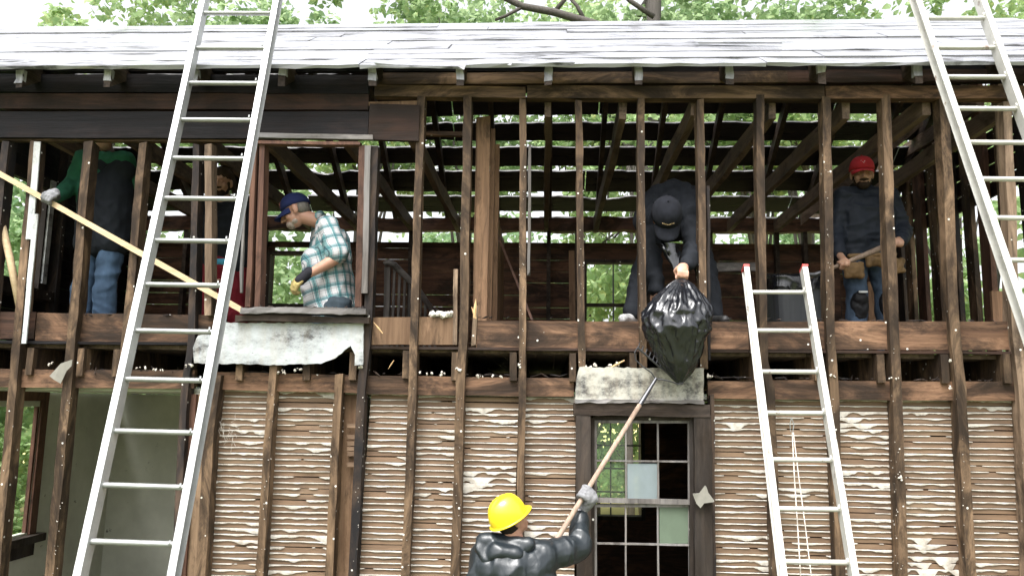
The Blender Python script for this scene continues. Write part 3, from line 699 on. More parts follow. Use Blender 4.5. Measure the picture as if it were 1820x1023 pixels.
for k in range(46):
    c = P(random.uniform(430, 648), 549, YF-.09+random.uniform(0, .13)); c.z = P(540, 549, YF-.10).z+.013+random.uniform(0, .006); chunk(bm, c, random.uniform(.006, .015), mi=0 if random.random() < .75 else 1)
hobj('debris', bm, [M['stud_burnt'], M['key']], parent=sill)['kind'] = 'stuff'
# white panel under it, with a broken lower right corner
def panel(pts, y, th, mat, name, label, mats=None):
    bm = bmesh.new(); q = []
    for i in range(len(pts)):
        a, b = pts[i], pts[(i+1) % len(pts)]; L = math.hypot(b[0]-a[0], b[1]-a[1]); n = max(1, int(L/7))
        for k in range(n):
            t = k/n; jx = random.uniform(-1, 1)*(1.4 if 0 < k else .2); q.append(P(a[0]+(b[0]-a[0])*t+jx*.5, a[1]+(b[1]-a[1])*t+jx, y))
    prism(bm, q, th); return hobj(name, bm, mat, label)
panel([(396, 573), (646, 574), (645, 648), (630, 649), (631, 630), (623, 614), (612, 622), (596, 636), (570, 646), (500, 648), (345, 645), (343, 618), (352, 596), (398, 588)], YF-.028, .02, M['panel'], 'wall_panel', 'white painted panel with a broken burnt corner')
panel([(1030, 652), (1251, 654), (1250, 712), (1022, 711), (1024, 675)], YF-.03, .022, M['panel2'], 'wall_panel', 'cream plaster panel blackened on the right')
# torn hanging pieces
def scrap(pts, y, name, mat): 
    bm = bmesh.new(); vs = [bm.verts.new(P(a+random.uniform(-1, 1), b+random.uniform(-1, 1), y+random.uniform(-.004, .004))) for a, b in pts]; f = bm.faces.new(vs); r = bmesh.ops.triangulate(bm, faces=[f])
    r = bmesh.ops.extrude_face_region(bm, geom=bm.faces[:]); 
    for v in [g for g in r['geom'] if isinstance(g, bmesh.types.BMVert)]: v.co += Vector((.001, .004, .001))
    hobj(name, bm, mat)
scrap([(88, 668), (108, 646), (128, 638), (127, 650), (118, 660), (112, 672), (108, 682), (96, 675)], YF-.04, 'torn_paper', M['paper'])
scrap([(1232, 877), (1243, 876), (1252, 862), (1256, 866), (1259, 876), (1270, 889), (1268, 892), (1252, 894), (1245, 903), (1238, 893)], YF-.075, 'torn_paper', M['paper'])
# --- lath and plaster keys ------------------------------------------------------
Yl = YF+SD+.006; PITCH = .0405
def lath_bay(x0t, x1t, ytop, x0b, x1b, skip=()):
    """left/right edges in pixels at the top and at y=1023"""
    A0, A1 = P(x0t, ytop, Yl), P(x1t, ytop, Yl); B0, B1 = P(x0b, 1023, Yl), P(x1b, 1023, Yl)
    ztop = min(A0.z, A1.z); bm = bmesh.new(); kb = bmesh.new(); z = ztop; r = 0
    of = random.uniform(0, 99)
    while z > ZF1+.1:
        t = (ztop-z)/(ztop-B0.z); xa = A0.x+(B0.x-A0.x)*t-.01; xb = A1.x+(B1.x-A1.x)*t+.01
        sk = random.uniform(-.0025, .0025)
        plank(bm, (xa, Yl+random.uniform(0, .004), z-.0165), (xb, Yl+random.uniform(0, .004), z-.0165+sk), .0325, .008, wv=(0, 0, 1), j=.0008, seg=.2)
        # key squeezed out of the slit above this lath, slumping over it
        amt = .35+.65*max(0, noise.noise(Vector((of, z*1.3, 0)))+.55); s0 = random.choice((.35, .55, .85, 1.2, 1.6))*amt
        n = max(8, int((xb-xa)/.007)); prev = None; o1 = random.uniform(0, 99)
        for i in range(n+1):
            x = xa+(xb-xa)*i/n
            a = noise.noise(Vector((x*8, o1, 0))); b_ = noise.noise(Vector((x*22, o1, 5))); c_ = noise.noise(Vector((x*60, o1, 9)))
            cl = max(0, noise.noise(Vector((x*2.3, z*5, of)))+.1)*2.6; strength = s0*(.45+cl)
            saw = 1-abs(((x*38+noise.noise(Vector((x*30, o1, 2)))*2.2) % 1)*2-1)
            d = .0022+.019*max(0, a+.18)*strength*1.4+.009*max(0, b_+.05)*strength+.0035*saw*min(1, strength)
            pres = noise.noise(Vector((x*2.0, o1, 20)))+noise.noise(Vector((x*9, o1, 30)))*.4
            pr = max(0, min(1, (pres+.42)*5)); d = d*pr
            if d < .0009: prev = None; continue
            out = (.0075+.004*a+.002*b_)*(.35+.65*pr); zt = z+.0045
            cur = [kb.verts.new(v) for v in ((x, Yl+.004, zt), (x, Yl-out*.8, zt-.0006), (x, Yl-out, z+.002-d*.45), (x, Yl-out*.85, z+.001-d), (x, Yl-.001, z-d+.003))]
            if prev:
                for k in range(4): kb.faces.new((prev[k], prev[k+1], cur[k+1], cur[k]))
                kb.faces.new((prev[4], prev[0], cur[0], cur[4]))
            prev = cur
        z -= PITCH; r += 1
    o = hobj('lath_panel', bm, M['lath']); hobj('plaster_key', kb, M['key'], parent=o)
for b in ((396, 482, 694, 375, 456), (494, 598, 695, 472, 577), (662, 728, 700, 637, 712), (742, 814, 703, 730, 802), (828, 920, 705, 818, 908), (934, 1022, 706, 926, 1018),
          (1270, 1362, 710, 1272, 1372), (1374, 1470, 711, 1382, 1484), (1486, 1582, 711, 1497, 1594), (1598, 1694, 712, 1610, 1708), (1710, 1806, 712, 1728, 1822), (1820, 1925, 712, 1838, 1935)):
    lath_bay(*b)
# narrow bay with a few broken laths, fresh board behind
bm = bmesh.new(); a = P(633, 690, YF+.13); b = P(606, 1023, YF+.13); plank(bm, a, ztoline(a, b, ZF1), .16, .02, j=.001); hobj('inner_board', bm, M['orange'], 'fresh orange board behind the studs')
bm = bmesh.new()
for py in (756, 776, 787, 797, 806, 825): plank(bm, P(617, py, YF+.09), P(637, py, YF+.09), .03, .008, wv=(0, 0, 1), j=.001)
hobj('broken_lath', bm, M['lath'])
bm = bmesh.new(); a = P(607, 700, YF+.08); b = P(588, 1023, YF+.08)
for k in range(70):
    c = a.lerp(b, random.uniform(0, 1.3)); chunk(bm, c+Vector((.0+random.uniform(0, .02), -.0, 0)), random.uniform(.005, .013))
hobj('plaster_remains', bm, M['key'])['kind'] = 'stuff'
# --- lower window ----------------------------------------------------------------
Yw = YF-.035
def vbox(name, x0, y0, x1, y1, yy, d, mat, parent=None, j=.0015, label=None):   # pixel rectangle as a board
    bm = bmesh.new(); a = P((x0+x1)/2, y0, yy); b = P((x0+x1)/2, y1, yy); w = abs(P(x1, (y0+y1)/2, yy).x-P(x0, (y0+y1)/2, yy).x)
    plank(bm, a, b, w, d, j=j, seg=.1); return hobj(name, bm, mat, label, parent)
zb = 1170
bm = bmesh.new(); plank(bm, P(1037, 738, Yw), P(1040, zb, Yw), .10, .13, j=.002, seg=.1); win = hobj('window', bm, M['casing'], 'charred sash window with a few dusty panes left')
bm = bmesh.new(); plank(bm, P(1249, 738, Yw), P(1253, zb, Yw), .118, .13, j=.002, seg=.1); hobj('casing', bm, M['casing'], parent=win)
bm = bmesh.new(); plank(bm, P(1020, 726, Yw-.004), P(1262, 731, Yw-.004), .085, .14, wv=(0, 0, 1), j=.003, seg=.08); hobj('window_head', bm, M['casingx'], parent=win)
bm = bmesh.new(); plank(bm, P(1022, 713, Yw-.02), P(1252, 715, Yw-.02), .022, .03, wv=(0, 0, 1), j=.005, seg=.05); hobj('drip_strip', bm, M['greywoodx'], parent=win)
bm = bmesh.new(); plank(bm, P(1018, zb+10, Yw-.05), P(1275, zb+10, Yw-.05), .08, .2, wv=(0, 0, 1), j=.003, seg=.1); hobj('sill', bm, M['greywoodx'], parent=win)
vbox('casing', 1050, 742, 1057, zb, YF+.02, .05, M['casing'], win); vbox('casing', 1226, 742, 1236, zb, YF+.02, .05, M['casing'], win)
vbox('casing', 1055, 740, 1228, 746, YF+.02, .05, M['casing'], win)
def bar(bm, x0, y0, x1, y1, w, yy, d=.02, vert=True): plank(bm, P(x0, y0, yy), P(x1, y1, yy), w, d, wv=(1, 0, 0) if vert else (0, 0, 1), j=.0008, seg=.1)
YU, YLo = YF+.035, YF+.06
bm = bmesh.new()
bar(bm, 1058, 748, 1058, 890, .022, YU); bar(bm, 1225, 748, 1226, 890, .022, YU); bar(bm, 1052, 749, 1232, 749, .02, YU-.003, .026, False); bar(bm, 1056, 888, 1231, 892, .034, YU-.003, .026, False)
bar(bm, 1112, 750, 1113, 888, .010, YU); bar(bm, 1169, 750, 1170, 888, .012, YU); bar(bm, 1058, 818, 1226, 820, .011, YU-.002, .024, False)
hobj('upper_sash', bm, M['greywood'], parent=win)
bm = bmesh.new()
bar(bm, 1058, 896, 1058, zb, .022, YLo); bar(bm, 1226, 896, 1229, zb, .022, YLo); bar(bm, 1052, 898, 1232, 898, .02, YLo-.003, .026, False); bar(bm, 1112, 896, 1113, zb, .011, YLo); bar(bm, 1169, 896, 1172, zb, .011, YLo)
bar(bm, 1056, 965, 1231, 968, .012, YLo-.002, .024, False); bar(bm, 1056, 1042, 1231, 1046, .012, YLo-.002, .024, False); bar(bm, 1056, zb, 1231, zb, .05, YLo-.003, .026, False)
hobj('lower_sash', bm, M['greywood'], parent=win)
def pane(x0, y0, x1, y1, yy, m, label=None):
    bm = bmesh.new(); q = [P(a, b, yy) for a, b in ((x0, y0), (x1, y0), (x1, y1), (x0, y1))]; prism(bm, q, .003); hobj('pane', bm, m, label, win)
pane(1115, 823, 1168, 886, YU+.008, M['glass_blue'], 'dusty bluish pane'); pane(1172, 897, 1223, 965, YLo+.008, M['glass_green'], 'dusty greenish pane')
pane(1061, 753, 1110, 817, YU+.008, M['glass']); pane(1061, 822, 1110, 886, YU+.008, M['glass'])
# --- plaster crumbs and splinters along the front ---------------------------------
bm = bmesh.new()
for (px, py, n, sp) in ((90, 645, 3, 5), (1050, 650, 6, 14), (1090, 648, 5, 10), (815, 655, 4, 5), (870, 668, 6, 22), (770, 664, 6, 25), (530, 655, 4, 6), (500, 660, 6, 6), (1480, 668, 3, 5), (1585, 672, 5, 14), (1690, 640, 3, 4), (1690, 690, 3, 3), (925, 650, 4, 4), (640, 650, 4, 4), (1262, 668, 4, 4), (335, 650, 5, 6), (1600, 850, 4, 3), (260, 655, 8, 30), (1250, 745, 3, 2)):
    for k in range(n):
        c = P(px+random.uniform(-sp, sp), py+random.uniform(-3, 3), YF-.005); chunk(bm, c, random.uniform(.004, .012), (1.4, 1, .7))
for k in range(230):       # white specks stuck to the studs
    x_, yt, xb_ = random.choice(((126, 690, 97), (735, 680, 723), (820, 680, 810), (1590, 690, 1600), (1702, 690, 1718), (1478, 690, 1490), (645, 690, 630), (1140, 300, 1141), (1248, 300, 1249), (1472, 300, 1472), (1585, 500, 1590), (486, 690, 464), (928, 300, 926), (1034, 300, 1034)))
    t = random.uniform(0, 1); yb_ = 1023 if yt > 400 else 650; chunk(bm, P(x_+(xb_-x_)*t+random.uniform(-5, 5), yt+(yb_-yt)*t, YF-.003), random.uniform(.0015, .0042))
for k in range(60): chunk(bm, P(random.uniform(762, 806), 558, YF+.03)+Vector((0, random.uniform(0, .08), random.uniform(-.01, .012))), random.uniform(.01, .024))
hobj('plaster_remains', bm, M['key'], 'crumbs of white plaster')['kind'] = 'stuff'
bm = bmesh.new()
for q in (((846, 530), (843, 565), .02), ((838, 545), (846, 566), .012), ((664, 572), (680, 592), .010), ((1080, 655), (1110, 640), .012), ((690, 655), (700, 640), .006)):
    a, b = P(*q[0], YF-.02), P(*q[1], YF-.015); tube(bm, [a, a.lerp(b, .5), b], [.001, q[2]*.6, q[2]*.4], 5)
hobj('splinter', bm, M['orange_tag'])
bm = bmesh.new()
for k in range(16):    # hanging threads and horsehair at the corner of the lath
    a = P(400+random.uniform(-8, 30), 745+random.uniform(-20, 40), YF+.09); tube(bm, [a, a+Vector((random.uniform(-.03, .05), -.02, random.uniform(-.04, .02))), a+Vector((random.uniform(-.02, .06), -.02, random.uniform(-.1, -.02)))], .0012, 4)
hobj('horsehair', bm, M['rope'])

bm = bmesh.new(); xa, xb = P(1085, 560, 6).x, P(1300, 560, 6).x
for yy in (5.86, 6.12): plank(bm, (xa, yy, ZF2+.165), (xb, yy, ZF2+.165), .22, .035, wv=(0, 1, 0), dv=(0, 0, 1), j=.002, seg=.3)
for xx in (xa+.15, xb-.15): box(bm, (xx-.05, 5.77, ZF2), (xx+.05, 6.22, ZF2+.163))
hobj('raised_planks', bm, M['joist'])

bm = bmesh.new(); rr = random.Random(4)
for k in range(150):       # splinters, crumbs of charcoal and lath ends lying on the ledges
    px = rr.choice((rr.uniform(120, 330), rr.uniform(400, 640), rr.uniform(660, 1020), rr.uniform(1262, 1800), rr.uniform(1262, 1800))); t = (px-120)/1680
    ry = rr.choice((0, 0, 1)); py = (657+t*19) if ry == 0 else (558+t*13 if px < 400 or px > 850 else None)
    if py is None: continue
    c = P(px, py, YF+rr.uniform(.055, .085)); d = Vector((rr.uniform(-1, 1), rr.uniform(-.5, .5), rr.uniform(-.12, .25))).normalized()*rr.uniform(.012, .05)
    if ry == 0: c.z = P(px, py+1, YF+.05).z+.004
    tube(bm, [c-d, c, c+d+Vector((0, 0, .003))], [rr.uniform(.001, .004), rr.uniform(.003, .008), .001], 5, mi=rr.choice((0, 0, 1, 2)))
hobj('rubble', bm, [M['stud_burnt'], M['stud_pale'], M['key']], 'splinters and charcoal crumbs')['kind'] = 'stuff'
# ================================================================== GROUND AND SKYLINE
def gh(x, y):
    t = max(0, min(1, (5.2-y)/1.3)); h = .12+.42*t*t*(3-2*t)+max(0, (3.9-y))*.12
    h += noise.noise(Vector((x*.5, y*.5, 0)))*.05
    if y > 10: h += noise.noise(Vector((x*.08, y*.08, 3)))*min(1, (y-10)/20)*.5-.1
    if YF < y < YR and XL < x < XR: h = min(h, .1)
    return h
bm = bmesh.new()
def axis(a, b, f0, f1, s1, s2):
    v = []; c = a
    while c < b: v.append(c); c += s1 if f0 <= c <= f1 else s2
    v.append(b); return v
xs = axis(-260, 260, -12, 12, .5, 12); ys = axis(-40, 420, -1, 16, .35, 10)
grid = [[bm.verts.new((x, y, gh(x, y))) for x in xs] for y in ys]
for j in range(len(ys)-1):
    for i in range(len(xs)-1): bm.faces.new((grid[j][i], grid[j][i+1], grid[j+1][i+1], grid[j+1][i]))
g = obj('ground', bm, M['ground'], None, smooth=True); tag(g, 'dry grass and bare ground around the house', 'ground', kind='structure')

def crown_mesh(name, rx, ry, rz, n, leaf, seed, clumps=60, base=-.8, droop=0):
    rnd = random.Random(seed); bm = bmesh.new(); cl = []
    for k in range(clumps):
        while True:
            v = Vector((rnd.uniform(-1, 1), rnd.uniform(-1, 1), rnd.uniform(base, 1)))
            if .35 < v.length < 1: break
        cl.append((Vector((v.x*rx, v.y*ry, v.z*rz)), rnd.uniform(.16, .34)*min(rx, rz)))
    for i in range(n):
        c, r = rnd.choice(cl); d = Vector((rnd.gauss(0, 1), rnd.gauss(0, 1), rnd.gauss(0, .7))).normalized()*r*rnd.uniform(.2, 1)**.6
        p = c+d; nrm = Vector((rnd.gauss(0, .6), rnd.gauss(0, .6), rnd.gauss(.5, .5))).normalized(); ax, u, v = frame_of(nrm)
        a = rnd.uniform(0, 6.28); e1 = u*math.cos(a)+v*math.sin(a); e2 = v*math.cos(a)-u*math.sin(a); s = leaf*rnd.uniform(.6, 1.25)
        pts = [(0, -.6), (.42, -.15), (.3, .3), (0, .75), (-.3, .3), (-.42, -.15)]
        bm.faces.new([bm.verts.new(p+e1*(x*s)+e2*(y*s)+ax*(abs(x)*s*.35)) for x, y in pts])
    me = bpy.data.meshes.new(name); bm.to_mesh(me); bm.free(); return me, cl
def tree(label, x, y, h, crown, rx, zc, trunk_r=.13, seedoff=0, rot=0, lean=0, off=(0, 0), group='trees behind the house'):
    me, cl = crown; base = Vector((x, y, gh(x, y)-.1))
    t = thing('tree', label, 'tree', base, group)
    bm = bmesh.new(); top = base+Vector((lean, 0, h)); rr = random.Random(int(x*100)+seedoff)
    pts = [base.lerp(top, k/6)+Vector((rr.uniform(-.08, .08)*k*.5, rr.uniform(-.08, .08)*k*.5, 0)) for k in range(7)]
    tube(bm, pts, [trunk_r*(1-.12*k) for k in range(7)], 10)
    cc = base+Vector((off[0], off[1], zc)); rm = Matrix.Rotation(rot, 3, 'Z')
    for k in range(0, len(cl), 5):
        e = cc+rm @ cl[k][0]; s0 = pts[min(6, 2+(k//5) % 4)]; mid = s0.lerp(e, .5)+Vector((rr.uniform(-.2, .2), rr.uniform(-.2, .2), .25)); tube(bm, [s0, mid, e], [trunk_r*.42, trunk_r*.25, trunk_r*.08], 6)
    o = mesh_obj('trunk', bpy.data.meshes.new('trunk'), M['bark'], t); bm.to_mesh(o.data); bm.free(); o.data.transform(Matrix.Translation(-base))
    for p in o.data.polygons: p.use_smooth = True
    c = bpy.data.objects.new('crown', me); COL.objects.link(c); c.parent = t; c.location = (off[0], off[1], zc); c.rotation_euler = (0, 0, rot)
    return t
c1 = crown_mesh('leafy crown', 2.7, 2.2, 3.0, 7600, .15, 1, 56); c1[0].materials.append(M['leaf'])
c2 = crown_mesh('loose crown', 2.5, 2.0, 2.8, 4600, .15, 2, 42); c2[0].materials.append(M['leaf_y'])
c3 = crown_mesh('wide crown', 4.2, 3.5, 4.2, 16000, .19, 3, 90); c3[0].materials.append(M['leaf_d'])
c4 = crown_mesh('shrub crown', 1.3, 1.2, 1.3, 5000, .10, 4, 30); c4[0].materials.append(M['leaf_y'])
def X(px, Y): return P(px, 400, Y).x
big = tree('tree with the thick dark trunk rising above the middle right of the roof', X(1160, 16.5), 16.5, 14.2, c1, 2.6, 10.6, .36, 1, .3, off=(.8, 3.0))
bm = bmesh.new()      # heavy limbs seen over the ridge
for pts, r in (([(1162, 30), (1120, 2), (1075, -40)], .05), ([(1200, 66), (1120, 62), (1040, 38), (985, 22), (930, 12), (880, -12), (820, -40)], .085), ([(985, 22), (1010, -8), (1000, -40)], .045), ([(930, 12), (900, 28), (880, 36)], .035), ([(1040, 38), (1025, 10), (1005, -12)], .04)):
    q = [P(a, b, 16.1) for a, b in pts]; tube(bm, q, [1.25*r*(1-.45*i/len(q)) for i in range(len(q))], 8)
obj('limb', bm, M['bark'], big, smooth=True)
tree('tree whose leaves show above the roof just left of the tall left ladder', X(215, 16.3), 16.3, 10.5, c2, 2.3, 10.10, .12, 2, 1.1)
tree('tree whose leaves show above the roof between the tall left ladder rails', X(420, 17.8), 17.8, 10.8, c1, 2.6, 10.00, .12, 12, 3.1)
tree('tree whose leaves show above the roof just right of the tall left ladder', X(640, 16.6), 16.6, 10.8, c2, 2.3, 10.20, .12, 3, 2.2)
tree('tree filling the space left of the bare crooked limb, above the middle of the roof', X(830, 18.3), 18.3, 10.8, c1, 2.6, 10.00, .14, 4, .8)
tree('tree behind the thick dark trunk, lower and farther off', X(1060, 19.5), 19.5, 10, c2, 2.3, 11.2, .1, 41, 5.1)
tree('dense tree just right of the thick dark trunk', X(1335, 17.3), 17.3, 10.8, c1, 2.6, 10.00, .14, 5, 4)
tree('tree with leaf tips hanging over the roof left of the right ladder', X(1440, 15.8), 15.8, 9.0, c2, 2.3, 10.10, .12, 6, 2.9)
tree('tree whose thin leaves show over the roof beside the right ladder top', X(1700, 17.3), 17.3, 9.0, c2, 2.3, 10.30, .12, 26, 1.9)
tree('tree seen through the studs of the right end wall', X(1800, 12), 12, 6.2, c2, 2.3, 4.3, .12, 7, .5)
tree('tree beyond the right edge of the house', X(2080, 10), 10, 6, c2, 2.3, 4.0, .12, 8, 1.5)
tree('tree seen through the upper window beside the man in plaid', X(480, 15), 15, 5.0, c1, 2.3, 3.9, .12, 9, 5)
tree('tree seen through the rear upper window left of the black bag', X(1120, 16), 16, 8, c2, 2.3, 7.0, .08, 10, 1)
tree('dark tree glimpsed through the lower window', X(1035, 19), 19, 4, c2, 2.3, 3.1, .12, 11, 2)
tree('low tree glimpsed through the right side of the lower window', X(1150, 21), 21, 4, c2, 2.3, 3.3, .12, 31, .7)
tree('bushy tree outside the left end windows', -9.8, 11.5, 5.2, c1, 2.6, 3.4, .12, 12, 3)
tree('yellowing bush outside the lower left window', -8.0, 10.5, 1.6, c4, 1.3, 1.5, .04, 13, 0, group='bushes')
tree('tree farther off behind the left end', -13, 17, 6.5, c3, 4.2, 4.4, .16, 14, 0)
tree('far tree beyond the middle of the house', -1.5, 27, 6, c3, 4.2, 5.2, .2, 15, 4)
tree('far tree beyond the right end', 9, 25, 7.5, c3, 4.2, 5.6, .2, 16, 2.4)

# ================================================================== LADDERS
def ladder(name, label, LT, LB, RT, RB, rungs, YT, YB, yref, mats, rail_w=.032, rail_d=.075, tips=False, extra=None, footz=True, rung_r=.017):
    """LT.. are (px,py); YT depth at top ref, YB at bottom"""
    a0, b0 = P(*LT, YT), P(*LB, YB); a1, b1 = P(*RT, YT), P(*RB, YB)
    def ext(a, b, z): return ztoline(a, b, z)
    f0 = b0+(b0-a0).normalized(); 
    def toground(a, b):
        t = 1.0
        for _ in range(400):
            q = a+(b-a)*t
            if q.z <= gh(q.x, q.y)+.01: return q
            t += .005
        return q
    e0, e1 = toground(a0, b0), toground(a1, b1)
    base = (e0+e1)/2; L = thing(name, label, 'ladder', base, 'aluminium ladders leaning on the house')
    side = (a1-a0).normalized()
    for (t, e, sg) in ((a0, e0, 1), (a1, e1, -1)):
        ax = (e-t).normalized(); nrm = side.cross(ax).normalized(); 
        if nrm.y < 0: nrm = -nrm
        bm = bmesh.new()      # C-shaped rail: web and two flanges
        plank(bm, t-nrm*rail_d/2, e-nrm*rail_d/2, .0035, rail_d, wv=side, dv=nrm, j=.0001, seg=.5)
        plank(bm, t-nrm*rail_d/2-side*sg*rail_w*.5, e-nrm*rail_d/2-side*sg*rail_w*.5, rail_w, .004, wv=side, dv=nrm, j=.0001, seg=.5)
        plank(bm, t+nrm*rail_d/2-side*sg*rail_w*.5, e+nrm*rail_d/2-side*sg*rail_w*.5, rail_w, .004, wv=side, dv=-nrm, j=.0001, seg=.5)
        o = obj('rail', bm, mats[0], L)
        if tips:
            bm = bmesh.new(); plank(bm, t-ax*.004-nrm*(rail_d/2+.004)-side*sg*rail_w*.5, t+ax*.012-nrm*(rail_d/2+.004)-side*sg*rail_w*.5, rail_w+.006, rail_d+.008, wv=side, dv=nrm, j=.0002); obj('rail_cap', bm, M['redcap'], L)
        bm = bmesh.new(); plank(bm, e-ax*.06-nrm*(rail_d/2+.006)-side*sg*rail_w*.4, e-nrm*(rail_d/2+.006)-side*sg*rail_w*.4, rail_w+.02, rail_d+.012, wv=side, dv=nrm, j=.0005); obj('ladder_foot', bm, M['nail'], L)
    # rungs at measured heights
    def hit(t, e, py):
        lo, hi = -1.0, 2.0
        for _ in range(40):
            m = (lo+hi)/2; q = t+(e-t)*m; v = CR.transposed() @ (q-Vector((0, 0, EYE)))
            yy = 511.5-F*v.y/-v.z
            if yy < py: lo = m
            else: hi = m
        return t+(e-t)*lo
    ext_r = list(rungs); st = rungs[-1]-rungs[-2]
    while True:
        st *= 1.045; nx = ext_r[-1]+st; q = hit(a0, e0, nx)
        if q.z < gh(q.x, q.y)+.18: break
        ext_r.append(nx)
        if len(ext_r) > 24: break
    for py in ext_r:
        p = hit(a0, e0, py); t = (p-a0).dot(e0-a0)/(e0-a0).length_squared; q = a1+(e1-a1)*t
        bm = bmesh.new(); tube(bm, [p-side*.012, p+side*.001, q-side*.001, q+side*.012], [rung_r]*4, 12, flat=.8); 
        ax_ = (e1-a1).normalized(); nm = side.cross(ax_).normalized(); nm = nm if nm.y > 0 else -nm
        c_ = q-nm*(rail_d/2+.0035)-side*(rail_w*.45-.0); plank(bm, c_-ax_*.014, c_+ax_*.014, .010, .004, wv=side, dv=nm, j=.0003, mi=1)
        o = obj('rung', bm, [mats[1], M['steel']], L, smooth=False)
        for f in o.data.polygons: f.use_smooth = len(f.vertices) == 4
    return L, a0, e0, a1, e1
TL, BL, TR, BR = (372, -60), (152, 1010), (497, -60), (303, 1010)
L1, *_ = ladder('ladder', 'long silver ladder leaning on the eave at left', (377, -40), (152, 1010), (497, -40), (305, 1010), [-32, 24, 86, 148, 213, 281, 352, 427, 505, 587, 673, 765, 861, 961], 5.52, 4.2, 0, (M['alu'], M['rung']), .040, .078, rung_r=.020)
L2, *_ = ladder('ladder', 'cream ladder leaning on the eave at right, tilted across the picture corner', (1618, -40), (1822, 560), (1722, -40), (1938, 560), [-18, 33, 85, 137, 193, 253, 318, 387, 462, 543], 5.50, 4.72, 0, (M['alu_paint'], M['alu_paint']), .040, .08, rung_r=.020)
L3, a0, e0, a1, e1 = ladder('ladder', 'shorter paint-stained ladder with red tips, right of the lower window', (1329, 476), (1396, 1023), (1424, 476), (1512, 1023), [519, 587, 660, 733, 816, 903, 997], 5.50, 4.55, 0, (M['alu_paint'], M['alu_paint']), .034, .072, tips=True, rung_r=.018)
bm = bmesh.new(); Yp = 5.08
tube(bm, [P(1407, 742, Yp), P(1404, 752, Yp), P(1405, 766, Yp), P(1409, 768, Yp), P(1411, 754, Yp), P(1407, 742, Yp)], .003, 6); obj('pulley', bm, M['rung'], L3)
bm = bmesh.new()
tube(bm, [P(1408, 768, Yp), P(1412, 850, Yp-.15), P(1418, 940, Yp-.35), P(1424, 1040, Yp-.5), P(1430, 1180, Yp-.55)], .0035, 6); tube(bm, [P(1410, 768, Yp), P(1420, 850, Yp-.1), P(1432, 940, Yp-.3), P(1444, 1040, Yp-.45), P(1440, 1180, Yp-.55)], .0035, 6)
obj('pull_rope', bm, M['rope'], L3, smooth=True)
# ================================================================== PEOPLE
def ball(bm, mm, nu=16, nv=10, mi=0):
    rows = []
    for j in range(1, nv):
        th = math.pi*j/nv; rows.append([bm.verts.new(mm @ Vector((math.sin(th)*math.cos(2*math.pi*i/nu), math.sin(th)*math.sin(2*math.pi*i/nu), math.cos(th)))) for i in range(nu)])
    a, b = bm.verts.new(mm @ Vector((0, 0, 1))), bm.verts.new(mm @ Vector((0, 0, -1)))
    for i in range(nu):
        k = (i+1) % nu; bm.faces.new((a, rows[0][i], rows[0][k])).material_index = mi; bm.faces.new((b, rows[-1][k], rows[-1][i])).material_index = mi
        for j in range(nv-2): bm.faces.new((rows[j][i], rows[j+1][i], rows[j+1][k], rows[j][k])).material_index = mi
TMP = bpy.data.scenes.new('bake')
class Sh:
    """collects overlapping solids, then melts them into one continuous skin"""
    def __init__(s): s.bm = bmesh.new()
    def seg(s, p0, p1, r0, r1, n=14, flat=1.0):
        p0, p1 = Vector(p0), Vector(p1)
        if (p1-p0).length < 1e-4: return
        tube(s.bm, [p0, p0.lerp(p1, .33), p0.lerp(p1, .67), p1], [r0, r0+(r1-r0)*.33, r0+(r1-r0)*.67, r1], n, flat=flat)
        for p, r in ((p0, r0), (p1, r1)): s.ell(p, (r, r, r))
    def chain(s, pts, rads):
        for a, b, r, q in zip(pts[:-1], pts[1:], rads[:-1], rads[1:]): s.seg(a, b, r, q)
    def ell(s, c, r, fr=None):
        m = Matrix.Identity(3) if fr is None else Matrix((fr[0], fr[1], fr[2])).transposed()
        mm = Matrix.Translation(c) @ m.to_4x4() @ Matrix.Diagonal((r[0], r[1], r[2], 1))
        ball(s.bm, mm)
    def bake(s, name, mat, parent=None, vox=.008, sm=5, wr=0.0, wf=9, wst=(1, 1, 1), label=None, origin=None, extra=None):
        me = bpy.data.meshes.new('t'); s.bm.to_mesh(me); s.bm.free(); o = bpy.data.objects.new('t', me); TMP.collection.objects.link(o)
        m = o.modifiers.new('r', 'REMESH'); m.mode = 'VOXEL'; m.voxel_size = vox
        if sm: k = o.modifiers.new('s', 'SMOOTH'); k.iterations = sm; k.factor = .5
        TMP.view_layers[0].update(); dg = TMP.view_layers[0].depsgraph; dg.update(); res = bpy.data.meshes.new_from_object(o.evaluated_get(dg)); bpy.data.objects.remove(o)
        if wr:
            of = random.uniform(0, 50); ns = [v.normal.copy() for v in res.vertices]
            for v, n in zip(res.vertices, ns):
                c = v.co; q = Vector((c.x*wf*wst[0]+of, c.y*wf*wst[1], c.z*wf*wst[2]))
                q += Vector((noise.noise(q*.6), noise.noise(q*.6+Vector((9, 0, 0))), 0))*.8
                a = 1-abs(noise.noise(q))*2.6; b = noise.noise(q*2.3)
                v.co = c+n*wr*(a*.9-.35+b*.35)
        if extra: 
            bm = bmesh.new(); bm.from_mesh(res); extra(bm); bm.to_mesh(res); bm.free()
        res.name = name
        mo = mesh_obj(name, res, mat, parent, origin, True)
        if label: mo['label'] = label
        return mo
